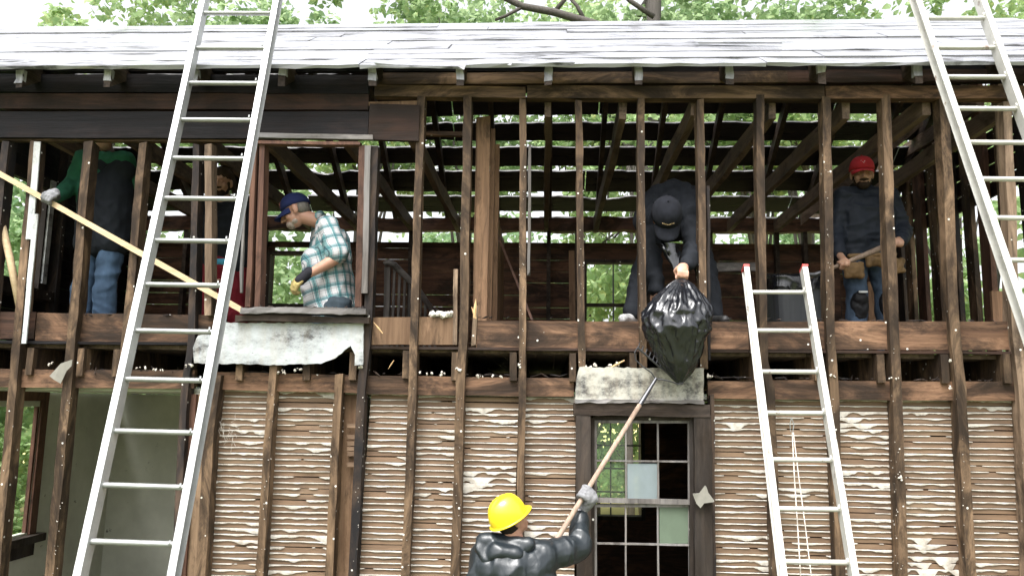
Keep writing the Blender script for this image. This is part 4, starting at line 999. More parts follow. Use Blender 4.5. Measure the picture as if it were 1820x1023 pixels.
def head_prims(b, c, f, u, infl=0, neck=None):
    r = f.cross(u).normalized()*f.length; fr = (r, f, u)
    at = lambda x, y, z: c+r*x+f*y+u*z
    b.ell(at(0, -.012, .035), (.074+infl, .094+infl, .088+infl), fr); b.ell(at(0, .028, -.035), (.058, .062, .078), fr)
    b.ell(at(0, .058, -.088), (.030, .028, .024), fr); b.seg(at(0, .092, .012), at(0, .114, -.030), .009, .015); b.ell(at(.014, .098, -.036), (.010, .012, .008), fr); b.ell(at(-.014, .098, -.036), (.010, .012, .008), fr)
    b.seg(at(-.034, .077, .024), at(.034, .077, .024), .0105, .0105); b.ell(at(.040, .058, -.03), (.022, .024, .024), fr); b.ell(at(-.040, .058, -.03), (.022, .024, .024), fr)
    b.seg(at(-.018, .086, -.062), at(.018, .086, -.062), .008, .008); b.seg(at(-.016, .083, -.074), at(.016, .083, -.074), .009, .009)
    for s_ in (-1, 1):
        b.ell(at(s_*.076, -.008, -.006), (.010, .021, .033), fr); b.ell(at(s_*.074, .0, -.03), (.008, .012, .014), fr)
    if neck is not None: b.seg(at(0, -.03, -.06), neck, .056, .062)
def eyes(c, f, u):
    r = f.cross(u).normalized()*f.length
    def ex(bm):
        for s_ in (-1, 1):
            ball(bm, Matrix.Translation(c+r*s_*.031+f*.081+u*.002) @ Matrix.Scale(.0095, 4), 10, 8, 1)
        tube(bm, [c-r*.022+f*.0935-u*.068, c+f*.098-u*.067, c+r*.022+f*.0935-u*.068], [.0025, .003, .0025], 6, mi=2)
    return ex
def cap(parent, c, f, u, mat, patch=None, brim_dir=None, brimtilt=-.1, name='cap', sc=1.0):
    r = f.cross(u).normalized()*f.length; bm = bmesh.new(); at = lambda x, y, z: c+(r*x+f*y+u*z)*sc
    n = 28; rows = 8; prev = None
    for k in range(rows+1):
        th = (math.pi/2)*k/rows; cur = []
        if k == rows: cur = [bm.verts.new(at(0, -.010, .03+.102))]
        else:
            for i in range(n):
                a = 2*math.pi*i/n; seam = 1-.012*(abs(math.sin(a*3)) < .2)
                cur.append(bm.verts.new(at(math.cos(a)*.086*math.cos(th)**.8*seam, -.010+math.sin(a)*.107*math.cos(th)**.8*seam, .030+.100*math.sin(th)**.9+(math.sin(a) < 0)*math.sin(a)*.014*(1-k/rows))))
        if prev:
            for i in range(n):
                if k == rows: bm.faces.new((prev[i], prev[(i+1) % n], cur[0]))
                else: bm.faces.new((prev[i], prev[(i+1) % n], cur[(i+1) % n], cur[i]))
        else: bm.faces.new(cur[::-1])
        prev = cur
    chunk(bm, at(0, -.01, .134), .007)
    o = obj(name, bm, mat, parent, smooth=True)
    bm = bmesh.new(); g = []
    for j in range(6):
        t = j/5; row = []
        for i in range(13):
            a = math.pi*(i/12); x = math.cos(a)*.078*(1-.10*t*t); y = .028+math.sin(a)*.055+t*.080*math.sin(a)**.55; z = .034-.018*(math.cos(a)**2)-t*.022+brimtilt*t*.08
            row.append((at(x, y, z), at(x, y, z-.004)))
        g.append(row)
    V = [[(bm.verts.new(p), bm.verts.new(q)) for p, q in row] for row in g]
    for j in range(5):
        for i in range(12):
            a, b_, c_, d = V[j][i], V[j][i+1], V[j+1][i+1], V[j+1][i]; bm.faces.new((a[0], b_[0], c_[0], d[0])); bm.faces.new((d[1], c_[1], b_[1], a[1]))
    for i in range(12): a, b_ = V[5][i], V[5][i+1]; bm.faces.new((a[0], b_[0], b_[1], a[1]))
    for i in (0, 12):
        for j in range(5): a, b_ = V[j][i], V[j+1][i]; bm.faces.new((a[0], b_[0], b_[1], a[1]))
    obj('cap_brim', bm, mat, o, smooth=True)
    if patch:
        bm = bmesh.new(); patch(bm, at); obj('cap_emblem', bm, M['white_cloth'] if mat is not M['cap_blue'] else M['orange_emb'], o)
    return o
M['orange_emb'] = plain('dull orange thread', (.22, .07, .04), .8)
M['tan_emb'] = plain('tan thread', (.35, .25, .13), .8)
def grip(b, c, a, n, rp, wrist, infl=0, sgn=1):
    """closed hand round an axis: c on the axis, a = axis, n = towards the back of the hand"""
    a = a.normalized(); n = (n-a*n.dot(a)).normalized(); w = a.cross(n)*sgn
    for i, (o, k) in enumerate(((-.033, .97), (-.011, 1.03), (.011, 1.0), (.032, .88))):
        pts = []
        for ph in (-25, 30, 85, 140, 195, 235):
            q = R(ph*k); pts.append(c+a*o+(n*math.cos(q)+w*math.sin(q))*(rp+.010+infl*.6))
        b.chain(pts, [.0115+infl, .0108+infl, .010+infl, .0095+infl, .009+infl, .008+infl])
    p = c+n*(rp+.019)-w*.028; b.ell(p, (.042+infl, .017+infl, .040+infl), (a, n, w))
    t0 = c-a*.030+n*(rp+.012)-w*.035; b.chain([t0, c-a*.044-w*(rp+.022)+n*.004, c-a*.030-w*(rp+.014)-n*.018, c-a*.012-w*(rp+.008)-n*.024], [.015+infl, .0125+infl, .0115+infl, .010+infl])
    b.seg(p-w*.02, wrist, .027+infl, .029+infl)
def openhand(b, wrist, d, n, infl=0, curl=28, th=1):
    """relaxed hand from the wrist along d; n = palm side"""
    d = d.normalized(); n = (n-d*n.dot(d)).normalized(); s_ = d.cross(n)*th
    b.ell(wrist+d*.05, (.043+infl, .052+infl, .018+infl), (s_, d, n)); b.seg(wrist, wrist+d*.03, .028+infl, .03+infl)
    for i, (o, L, k) in enumerate(((-.032, .068, 1.), (-.011, .078, 1.1), (.011, .073, 1.2), (.031, .058, 1.35))):
        p = wrist+d*.092+s_*o; pts = [p-d*.02]; ang = 8
        for q, fl in enumerate((.42, .32, .26)):
            ang += curl*k*(.6+.4*q); pts.append(pts[-1]+(d*math.cos(R(ang))+n*math.sin(R(ang)))*(L*fl+(.02 if q == 0 else 0)))
        b.chain(pts, [.0115+infl, .0105+infl, .0098+infl, .0085+infl])
    t0 = wrist+d*.025-s_*.034; b.chain([t0, t0+(d*.7-s_*.7)*.038+n*.008, t0+(d*.9-s_*.5)*.068+n*.022, t0+(d*1.0-s_*.25)*.09+n*.034], [.016+infl, .0135+infl, .012+infl, .0095+infl])
def arm(b, sh, el, wr, r=(.054, .043, .029), i=0, upto=1.0):
    fl = wr.lerp(el, .72); b.chain([sh, sh.lerp(el, .45), el, fl, wr], [r[0]+i, r[0]*.92+i, r[1]+i, r[1]*1.03+i, r[2]+i])
def leg(b, hip, kn, an, r=(.088, .058, .038), i=0):
    cf = kn.lerp(an, .3); b.chain([hip, hip.lerp(kn, .5), kn, cf, an], [r[0]+i, r[0]*.86+i, r[1]+i, r[1]*1.0+i, r[2]+i])
def torso(b, sl, sr, hl, hr, i=0, ch=.115, wa=.105, belly=None):
    cs = (sl+sr)/2; cp = (hl+hr)/2; ch_c = cs.lerp(cp, .28)
    for s_, h_ in ((sl, hl), (sr, hr)):
        a = s_.lerp(cs, .38).lerp(cp, .06); w = s_.lerp(h_, .62).lerp(cs.lerp(cp, .62), .42); h = h_.lerp(cp, .15)
        b.chain([a, a.lerp(w, .5), w, h], [.075+i, ch*.92+i, wa+i, .098+i])
    b.seg(ch_c, cs.lerp(cp, .62), ch+i, wa+i); b.seg(sl, sr, .058+i, .058+i); b.seg(hl, hr, .098+i, .098+i)
    if belly is not None: b.ell(belly, (wa+.03+i, wa+.03+i, wa+.035+i))
def shoe(b, an, toe, i=0, r=.038):
    b.seg(an, an.lerp(toe, .25)-Vector((0, 0, .03)), r+i+.004, r+i); b.seg(an-Vector((0, 0, .045)), toe, r*.95+i, r*.72+i)
V = Vector; HK = 1.12
def wrist_of(p): return p
def mk_person(label, base, b, skin, hd, vox=.0065):
    """the body mesh itself is the top-level person"""
    o = b.bake('person', [M[skin], M['eye'], M['mouth']], None, vox, 3, extra=eyes(*hd), origin=base)
    tag(o, label, 'person', 'workers clearing the burned house'); return o

# ---- man in the plaid shirt -------------------------------------------------
def plaid_man():
    f = V((-.88, -.10, -.44)).normalized(); u = V((-.43, 0, .9)); u = (u-f*u.dot(f)).normalized(); f *= HK; u *= HK; c = P(526, 375, 5.95)
    sn, sf = P(584, 402, 5.83), P(572, 400, 6.17); en, ef = P(602, 457, 5.76), P(566, 468, 6.24); wn, wf = P(540, 492, 5.70), P(575, 528, 6.12)
    hn, hf = P(598, 548, 5.88), P(596, 548, 6.12); kn, kf = P(548, 570, 5.86), P(550, 570, 6.14); an, af = P(628, 585, 5.9), P(628, 585, 6.1)
    for q in (kn, kf): q.z = ZF2+.075
    for q in (an, af): q.z = ZF2+.06
    neck = P(570, 394, 5.99)
    b = Sh(); head_prims(b, c, f, u, 0, neck); torso(b, sn, sf, hn, hf, -.012); arm(b, sn, en, wn); arm(b, sf, ef, wf); leg(b, hn, kn, an, i=-.01); leg(b, hf, kf, af, i=-.01)
    d = (P(500, 528, 5.66)-wn).normalized(); nn = V((.3, .7, -.6)); openhand(b, wn, d, nn, -.003, 30); openhand(b, wf, V((.1, 0, -1)), V((0, -1, 0)), -.003, 30)
    o = mk_person('stooping man in a teal plaid shirt and navy cap, facing left at the window', P(598, 584, 6.0), b, 'skin_pink', (c, f, u))
    b = Sh(); torso(b, sn, sf, hn, hf, .022, .118, .118, P(572, 505, 5.98)); b.seg(P(572, 470, 5.97), P(590, 556, 5.98), .165, .205); b.seg(P(596, 430, 6.0), P(598, 530, 6.0), .115, .15)
    for s_, e_ in ((sn, en), (sf, ef)): b.chain([s_, s_.lerp(e_, .5), s_.lerp(e_, .86)], [.075, .083, .088])
    b.bake('shirt', M['plaid'], o, .009, 6, .010, 8, (1, 1, .8))
    b = Sh(); r = f.cross(u).normalized()*f.length; 
    for k in range(9):
        a = -1.2+k*.3; b.ell(neck+V((0, math.sin(a*1.3)*.068, .025))+V((math.cos(a)*.03-.02, 0, math.cos(a)*.03)), (.022, .018, .03))
    b.bake('collar', M['plaid'], o, .007, 3)
    b = Sh(); b.seg(hn, hf, .13, .13); leg(b, hn, kn, an, i=.012); leg(b, hf, kf, af, i=.012); b.bake('trousers', M['trouser'], o, .012, 5, .006)
    b = Sh(); b.seg(an, an+V((.14, 0, -.03)), .045, .04); b.seg(af, af+V((.14, 0, -.03)), .045, .04); b.bake('shoes', M['nail'], o, .012, 3)
    def pt(bm, at):
        for x, z in ((-.012, .075), (.012, .075), (0, .088), (0, .062), (-.01, .058), (.014, .06)): chunk(bm, at(x-.02, .083-.2*(z-.06), z), .008)
    cap(o, c, f, u, M['cap_blue'], pt, brimtilt=-.15)
    b = Sh(); fr = (r, f, u); b.ell(c-f*.045+u*.0, (.0765, .058, .058), fr); b.bake('hair', M['hair_grey'], o, .008, 3, .002, 60)
    b = Sh(); b.ell(c+f*.062-u*.078, (.040, .040, .034), fr); b.ell(c+f*.030-u*.072, (.057, .036, .030), fr); b.bake('beard', M['beard_grey'], o, .006, 2, .002, 60)
    b = Sh(); openhand(b, wn, d, nn, .0035, 30); b.bake('glove', M['glove_tan'], o, .0045, 2, .002, 30)
    b = Sh(); b.seg(wn-d*.055, wn+d*.035, .041, .040); b.bake('glove_cuff', M['glove_black'], o, .006, 2, .002, 30)
plaid_man()

# ---- man bending over the black bag ---------------------------------------------
def bag_man():
    f = V((-.02, -.50, -.86)).normalized(); u = V((-.03, -.86, .50)); u = (u-f*u.dot(f)).normalized(); f *= HK; u *= HK; c = P(1184, 390, 5.70)
    sl, sr = P(1152, 392, 5.98), P(1226, 382, 5.95); el, er = P(1156, 452, 5.92), P(1236, 440, 5.80); wl, wr = P(1166, 512, 5.78), P(1219, 474, 5.56)
    hl, hr = P(1172, 400, 6.42), P(1226, 400, 6.42); kl, kr = P(1142, 482, 6.22), P(1254, 476, 6.16); al, ar = P(1124, 556, 5.92), P(1268, 560, 6.0)
    neck = P(1188, 366, 5.93); hand = P(1212, 488, 5.50)
    b = Sh(); head_prims(b, c, f, u, 0, neck)
    mids = P(1193, 352, 6.18)
    def tor(b, i): 
        b.seg(sl, sr, .06+i, .06+i); b.seg((sl+sr)/2, mids, .10+i, .11+i); b.seg(mids, (hl+hr)/2, .11+i, .11+i); b.seg(hl, hr, .1+i, .1+i)
        b.seg(sl, P(1168, 356, 6.15), .075+i, .085+i); b.seg(sr, P(1218, 352, 6.15), .075+i, .085+i)
    tor(b, -.01); arm(b, sl, el, wl); arm(b, sr, er, wr); leg(b, hl, kl, al, i=-.01); leg(b, hr, kr, ar, i=-.01)
    grip(b, hand, V((1, .1, -.1)), V((.1, -.55, .83)), .022, wr, 0, 1); openhand(b, wl, V((.1, -.3, -.95)), V((.6, .6, 0)), 0, 30)
    o = mk_person('man in dark work clothes bent double, gripping the neck of the black bag', P(1190, 575, 6.05), b, 'skin', (c, f, u))
    b = Sh(); tor(b, .04); arm(b, sl, el, wl.lerp(el, .02), (.076, .066, .05), .012); arm(b, sr, er, wr.lerp(er, .12), (.076, .066, .044), .012); b.ell(neck, (.085, .08, .08)); b.bake('jacket', M['darkcoat'], o, .009, 4, .014, 8)
    b = Sh(); b.seg(hl, hr, .125, .125); leg(b, hl, kl, al, (.1, .078, .066), .008); leg(b, hr, kr, ar, (.1, .078, .066), .008); b.bake('trousers', M['darkcoat'], o, .011, 4, .012, 8)
    for an, toe, px in ((al, al+V((-.08, -.17, -.06)), 0), (ar, ar+V((.05, -.17, -.06)), 1)):
        b = Sh(); an2 = V((an.x, an.y, ZF2+.285)); sm = M['sneaker'] if px == 0 else M['nail']; t2 = V((toe.x, max(toe.y, 5.8), ZF2+.235)); shoe(b, an2, t2, .006, .042); b.bake('sneaker', sm, o, .008, 3, .003, 30)
    def pt(bm, at):
        for k in range(8):
            x = -.026+k*.0075; chunk(bm, at(x*1.3, .112-abs(x)*.4, .075+.006*math.cos(k*.9)-abs(x)*.35), .0055)
    cp = cap(o, c, f, u, M['cap_black'], None, brimtilt=-.1, sc=1.18)
    bm = bmesh.new(); pt(bm, lambda x, y, z: c+f.cross(u).normalized()*f.length*x+f*y+u*z); obj('cap_emblem', bm, M['tan_emb'], cp)
    # hood bunched behind the neck
    b = Sh(); b.seg(neck+V((-.09, .02, .03)), neck+V((.09, .02, .03)), .035, .035); b.bake('hood', M['darkcoat'], o, .009, 3, .008, 12)
    return hand
bag_hand = bag_man()
def make_bag():
    top = bag_hand+V((0, .0, -.01)); bot = P(1207, 682, 5.44); H = top.z-bot.z; bm = bmesh.new(); n = 144; rows = 70; prev = None; rnd = random.Random(5)
    ph = [(rnd.uniform(0, 6.28), rnd.choice((9, 11, 14, 17, 23, 29)), rnd.uniform(.4, 1)) for _ in range(7)]
    for k in range(rows+1):
        t = k/rows; z = top.z-H*t
        prof = [(0, .020), (.03, .034), (.08, .085), (.18, .155), (.28, .212), (.36, .230), (.45, .230), (.55, .214), (.68, .165), (.8, .132), (.9, .085), (.97, .034), (1, .004)]
        for (a, ra), (b_, rb) in zip(prof[:-1], prof[1:]):
            if a <= t <= b_: rr = ra+(rb-ra)*((t-a)/(b_-a)); break
        cx = top.x+(P(1201, 560, 5.45).x-top.x)*min(1, t*2.4) if t < .6 else P(1201, 560, 5.45).x+(bot.x-P(1201, 560, 5.45).x)*((t-.6)/.4); cy = 5.50-.08*min(1, t*2)
        cur = []
        for i in range(n):
            a = 2*math.pi*i/n; pl = sum(w*(1-2*abs(math.sin((a*fq+p)*.5))) for p, fq, w in ph)/5
            amp = .26*max(0, 1-t/.36)**.8+.035*(t < .6)
            q = V((math.cos(a)*2.6, math.sin(a)*2.6, t*5)); cr = (1-abs(noise.noise(q*1.2))*3)*.060+(1-abs(noise.noise(q*2.7+V((5, 0, 0))))*3)*.032
            tuft = .06*math.exp(-((t-.27)/.05)**2)*max(0, math.sin(a*5+1.3))
            r = rr*(1+amp*pl+(cr+tuft)*min(1, t*5)*(1.1 if t < .85 else .6)); sq = .80
            cur.append(bm.verts.new(V((cx+math.cos(a)*r, cy+math.sin(a)*r*sq, z+math.sin(a*7)*.006*(t > .1)))))
        if prev:
            for i in range(n): bm.faces.new((prev[i], prev[(i+1) % n], cur[(i+1) % n], cur[i]))
        else: bm.faces.new(cur[::-1])
        prev = cur
    bm.faces.new(prev)
    t = obj('trash_bag', bm, M['bag'], None, top, True); tag(t, 'full black plastic bag hanging from the bent man\'s fist', 'bag')
    bm = bmesh.new(); n = 20      # gathered tail of the bag above the fist
    prev = None
    for k in range(9):
        s_ = k/8; r = .018+.055*s_**1.2; c = top+V((-.02-.05*s_, .05+.05*s_, .03+.22*s_)); cur = [bm.verts.new(c+V((math.cos(a*2*math.pi/n)*r*(1+.35*((a % 2)*2-1)*s_+noise.noise(V((a*3, k*.7, 2)))*.5), math.sin(a*2*math.pi/n)*r*.6*(1-.25*((a % 2)*2-1)), noise.noise(V((a*2, k, 0)))*.03))) for a in range(n)]
        if prev:
            for i in range(n): bm.faces.new((prev[i], prev[(i+1) % n], cur[(i+1) % n], cur[i]))
        prev = cur
    obj('bag_tail', bm, M['bag'], t, smooth=True)
make_bag()

# ---- man in the red cap ----------------------------------------------------------
def red_man():
    Y = 6.6; f = V((-.22, -.95, -.16)).normalized(); u = V((-.03, -.15, .98)); u = (u-f*u.dot(f)).normalized(); f *= HK; u *= HK; c = P(1532, 309, Y-.03)
    sl, sr = P(1500, 350, Y), P(1580, 350, Y+.03); el, er = P(1486, 412, Y-.03), P(1606, 408, Y); wl, wr = P(1492, 452, Y-.2), P(1600, 430, Y-.26)
    hl, hr = P(1517, 455, Y), P(1560, 455, Y+.02); kl, kr = P(1523, 530, Y-.04), P(1574, 528, Y+.0); al = V((kl.x-.02, kl.y+.02, ZF2+.09)); ar = V((kr.x+.01, kr.y+.05, ZF2+.09)); neck = P(1536, 336, Y+.02)
    b = Sh(); head_prims(b, c, f, u, 0, neck); torso(b, sl, sr, hl, hr, -.012); arm(b, sl, el, wl); arm(b, sr, er, wr); leg(b, hl, kl, al, i=-.01); leg(b, hr, kr, ar, i=-.01)
    t0, t1 = P(1440, 492, Y-.33), P(1598, 428, Y-.36); ax = (t1-t0).normalized(); g1 = t0.lerp(t1, (1499-1440)/158); g2 = t0.lerp(t1, .965)
    grip(b, g1, ax, V((-.2, -.75, .6)), .017, wl, 0, -1); grip(b, g2, ax, V((.2, -.8, .5)), .017, wr, 0, -1)
    o = mk_person('bearded man in a red cap and dark blue jacket holding a long handled tool', V((kl.x, Y, ZF2)), b, 'skin_tan', (c, f, u))
    b = Sh(); torso(b, sl, sr, hl.lerp(sl, .06), hr.lerp(sr, .06), .030, .128, .125); arm(b, sl, el, wl.lerp(el, .08), (.066, .058, .043), .012); arm(b, sr, er, wr.lerp(er, .08), (.066, .058, .043), .012); b.ell(neck+V((0, .01, -.01)), (.082, .075, .055))
    b.bake('jacket', M['jacket'], o, .0095, 4, .010, 9, (.5, 1, 1.7))
    b = Sh(); b.seg(hl, hr, .118, .118); leg(b, hl, kl, al, (.098, .078, .068), .008); leg(b, hr, kr, ar, (.098, .078, .068), .008); b.bake('trousers', M['jeans_dark'], o, .011, 4, .010, 9)
    for k_, dx in ((kl, 0), (kr, .01)):
        b = Sh(); b.ell(k_+V((0, -.05, -.06)), (.075, .05, .14)); b.ell(k_+V((0, -.075, -.01)), (.06, .04, .06)); p = b.bake('knee_pad', M['kneepad'], o, .009, 3, .005, 20)
        bm = bmesh.new(); box(bm, k_+V((-.03, -.128, .03)), k_+V((.04, -.118, .045))); obj('strap', bm, M['alu'], p)
    for an in (al, ar): b = Sh(); shoe(b, an, an+V((-.03, -.17, -.05)), .008, .045); b.bake('boot', M['nail'], o, .01, 3)
    for (px, py, w, h, dx) in ((1518, 480, .085, .085, 0), (1556, 464, .08, .05, 0), (1598, 472, .035, .075, 0)):
        b = Sh(); q = P(px, py, Y-.15); 
        for sx in (-1, 1):
            for sz in (-1, 1): b.ell(q+V((sx*w*.62, 0, sz*h*.5)), (.03, .03, .03))
        b.ell(q, (w, .04, h*.8)); b.bake('tool_pouch', M['leather'], o, .009, 4, .005, 18)
    b = Sh(); b.seg(P(1497, 455, Y-.06), P(1590, 452, Y-.04), .022, .022); b.seg(P(1510, 455, Y-.13), P(1580, 453, Y-.12), .022, .022); b.bake('belt', M['leather'], o, .009, 2)
    def pt(bm, at):
        for k in range(7): chunk(bm, at(-.024+k*.008, .088-.1*abs(k-3)*.05, .078+.008*math.sin(k*1.5)), .0055)
    cap(o, c, f, u, M['cap_red'], pt, brimtilt=.0, sc=1.04)
    r = f.cross(u).normalized()*f.length; fr = (r, f, u)
    b = Sh(); b.ell(c+f*.050-u*.084, (.047, .048, .038), fr); b.ell(c+f*.018-u*.062, (.0655, .044, .050), fr); b.seg(c-r*.026+f*.096-u*.052, c+r*.026+f*.096-u*.052, .0085, .0085); b.bake('beard', M['beard'], o, .005, 1, .002, 60)
    b = Sh(); b.ell(c-f*.035+u*.002, (.0785, .070, .062), fr); b.bake('hair', M['hair'], o, .008, 2, .002, 60)
    bm = bmesh.new()
    for s_ in (-1, 1): tube(bm, [c+r*s_*.014+f*.091+u*.021, c+r*s_*.032+f*.090+u*.027, c+r*s_*.050+f*.078+u*.018], [.004, .005, .003], 6)
    obj('eyebrows', bm, M['hair'], o)
    # long handled tool
    tl = thing('sledge_hammer', 'long wooden handled tool held across the waist by the man in the red cap', 'tool', (t0+t1)/2)
    bm = bmesh.new(); tube(bm, [t0.lerp(t1, k/8) for k in range(9)], [.014, .014, .015, .016, .018, .021, .024, .021, .018], 12); obj('handle', bm, M['pole'], tl, smooth=True)
    bm = bmesh.new(); n = V((0, -.3, -1)).normalized(); tube(bm, [t0-ax*.02+V((-.03, 0, .02)), t0+ax*.04, t0+ax*.10], [.022, .022, .017], 8); tube(bm, [t0-ax*.01-n*.0, t0-ax*.06+n*.05, t0-ax*.07+n*.09], [.02, .015, .006], 8, flat=.5); obj('tool_head', bm, M['steel'], tl)
red_man()

# ---- man with the green sleeve, far left ----------------------------------------
def green_man():
    Y = 6.15; f = V((-.5, .85, -.1)).normalized(); u = V((0, .1, 1)); u = (u-f*u.dot(f)).normalized(); f *= HK; u *= HK; c = P(182, 222, Y+.05)
    sl, sr = P(150, 285, Y+.02), P(222, 285, Y-.05); el, er = P(128, 330, Y-.05), P(236, 345, Y+.08); wl, wr = P(100, 350, Y-.28), P(210, 385, Y+.32)
    hl, hr = P(162, 430, Y+.02), P(200, 430, Y-.02); kl, kr = P(146, 515, Y), P(186, 515, Y-.05); al = V((kl.x-.0, kl.y+.05, ZF2+.09)); ar = V((kr.x, kr.y+.05, ZF2+.09)); neck = P(185, 256, Y+.02)
    b = Sh(); head_prims(b, c, f, u, 0, neck); torso(b, sl, sr, hl, hr, -.012); arm(b, sl, el, wl); arm(b, sr, er, wr); leg(b, hl, kl, al, i=-.01); leg(b, hr, kr, ar, i=-.01)
    q0, q1 = P(-6, 306, YF-.03), P(428, 550, YF-.03)
    gp = P(88, 353, YF-.03); ax = (q1-q0).normalized(); grip(b, gp, ax, V((0, -.5, .85)), .022, wl, -.002, 1); openhand(b, wr, V((0, -.2, -1)), V((0, 1, 0)), 0, 35)
    o = mk_person('man in green sweater, black vest and jeans, back turned, gripping the pale board', V((kl.x+.1, Y, ZF2)), b, 'skin', (c, f, u))
    b = Sh(); torso(b, sl, sr, hl, hr, .016, .12, .115); arm(b, sl, el, wl.lerp(el, .08), (.068, .056, .038), .012); arm(b, sr, er, wr.lerp(er, .08), (.068, .056, .038), .012); b.seg(sl, P(150, 300, Y), .09, .09); b.bake('sweater', M['green'], o, .010, 4, .010, 9)
    b = Sh(); dv = V((0, 0, -.085)); torso(b, sl.lerp(sr, .30)+dv, sr.lerp(sl, .02)+dv, hl.lerp(hr, .05), hr, .042, .125, .125); b.bake('vest', M['vest'], o, .010, 5, .008, 9)
    b = Sh(); b.seg(hl, hr, .118, .118); leg(b, hl, kl, al, (.098, .078, .07), .008); leg(b, hr, kr, ar, (.1, .08, .07), .008); b.bake('trousers', M['jeans'], o, .011, 4, .009, 9)
    b = Sh(); [b.seg(P(155+k*5, 414, Y-.12+.012*abs(k-5)), P(160+k*5, 414, Y-.12+.012*abs(k-4)), .02, .02) for k in range(11)]; b.bake('belt', M['leather'], o, .012, 2)
    for an in (al, ar): b = Sh(); shoe(b, an, an+V((-.06, .17, -.05)), .008, .045); b.bake('boot', M['nail'], o, .01, 3)
    b = Sh(); fr = (f.cross(u), f, u); b.ell(c-f*.02+u*.035, (.082, .1, .092), fr); b.bake('hair', M['hair'], o, .008, 2, .002, 60)
    b = Sh(); grip(b, gp, ax, V((0, -.5, .85)), .022, wl, .004, 1); b.bake('glove', M['glove_grey'], o, .0045, 2, .002, 30)
    bm = bmesh.new(); plank(bm, q0, q1, .044, .022, wv=(0, 0, 1), j=.0008, seg=.3); bb = obj('board', bm, M['pine'], None, q0); tag(bb, 'long pale board slanting down to the right behind the tall left ladder', 'board')
green_man()
bm = bmesh.new(); tube(bm, [P(-8, 345, 5.66), P(4, 400, 5.66), P(18, 460, 5.66), P(38, 560, 5.66)], [.027, .027, .027, .026], 8)
o = obj('pole', bm, M['pine'], None, P(30, 560, 5.62), True); tag(o, 'old yellowish pole leaning at the far left edge beside the painted stud', 'pole')

# ---- bearded man behind the ladder ------------------------------------------------
def knit_man():
    Y = 7.0; f = V((.02, -.98, -.12)).normalized(); u = V((0, -.1, 1)); u = (u-f*u.dot(f)).normalized(); f *= HK; u *= HK; c = P(395, 325, Y-.02)
    sl, sr = P(362, 375, Y), P(432, 375, Y); el, er = P(356, 435, Y), P(440, 435, Y); wl, wr = P(378, 478, Y-.12), P(418, 480, Y-.12)
    hl, hr = P(380, 480, Y), P(416, 480, Y); kl, kr = P(378, 545, Y-.03), P(418, 545, Y-.03); al = V((kl.x, kl.y+.03, ZF2+.09)); ar = V((kr.x, kr.y+.03, ZF2+.09)); neck = P(396, 356, Y+.02)
    b = Sh(); head_prims(b, c, f, u, 0, neck); torso(b, sl, sr, hl, hr, -.012); arm(b, sl, el, wl); arm(b, sr, er, wr); leg(b, hl, kl, al, i=-.01); leg(b, hr, kr, ar, i=-.01)
    openhand(b, wl, V((.2, -.1, -1)), V((1, 0, 0)), 0, 35, -1); openhand(b, wr, V((-.2, -.1, -1)), V((-1, 0, 0)), 0, 35, 1)
    o = mk_person('bearded man in a brown knit hat seen between the rails of the tall ladder', V((kl.x+.1, Y, ZF2)), b, 'skin', (c, f, u))
    b = Sh(); torso(b, sl, sr, hl.lerp(sl, .12), hr.lerp(sr, .12), .03, .12, .115); arm(b, sl, el, wl.lerp(el, .1), (.064, .055, .042), .012); arm(b, sr, er, wr.lerp(er, .1), (.064, .055, .042), .012); b.bake('jacket', M['vest'], o, .010, 4, .010, 9)
    b = Sh(); b.seg(P(384, 478, Y-.04), P(414, 478, Y-.04), .125, .125); b.seg(P(384, 480, Y-.05), P(382, 560, Y-.05), .115, .125); b.seg(P(416, 480, Y-.05), P(418, 560, Y-.05), .115, .125); b.bake('overalls', M['red_cloth'], o, .011, 4, .012, 8, (1.5, 1, .6))
    b = Sh(); b.seg(P(386, 466, Y-.14), P(412, 466, Y-.14), .035, .035); b.bake('waistband', M['cyan'], o, .008, 2)
    b = Sh(); leg(b, hl, kl, al, (.09, .07, .06), .006); leg(b, hr, kr, ar, (.09, .07, .06), .006); b.bake('trousers', M['vest'], o, .012, 3)
    for an in (al, ar): b = Sh(); shoe(b, an, an+V((0, -.17, -.05)), .008, .045); b.bake('boot', M['nail'], o, .01, 3)
    r = f.cross(u).normalized()*f.length; fr = (r, f, u)
    b = Sh(); b.ell(c-f*.018+u*.062, (.088, .1, .082), fr); b.ell(c-f*.03+u*.0, (.084, .085, .075), fr); b.bake('knit_hat', M['beanie'], o, .008, 3, .003, 30)
    b = Sh(); b.ell(c+f*.048-u*.088, (.046, .046, .038), fr); b.ell(c+f*.012-u*.068, (.062, .042, .045), fr); b.seg(c-r*.026+f*.094-u*.052, c+r*.026+f*.094-u*.052, .008, .008); b.bake('beard', M['beard'], o, .005, 1, .002, 60)
knit_man()

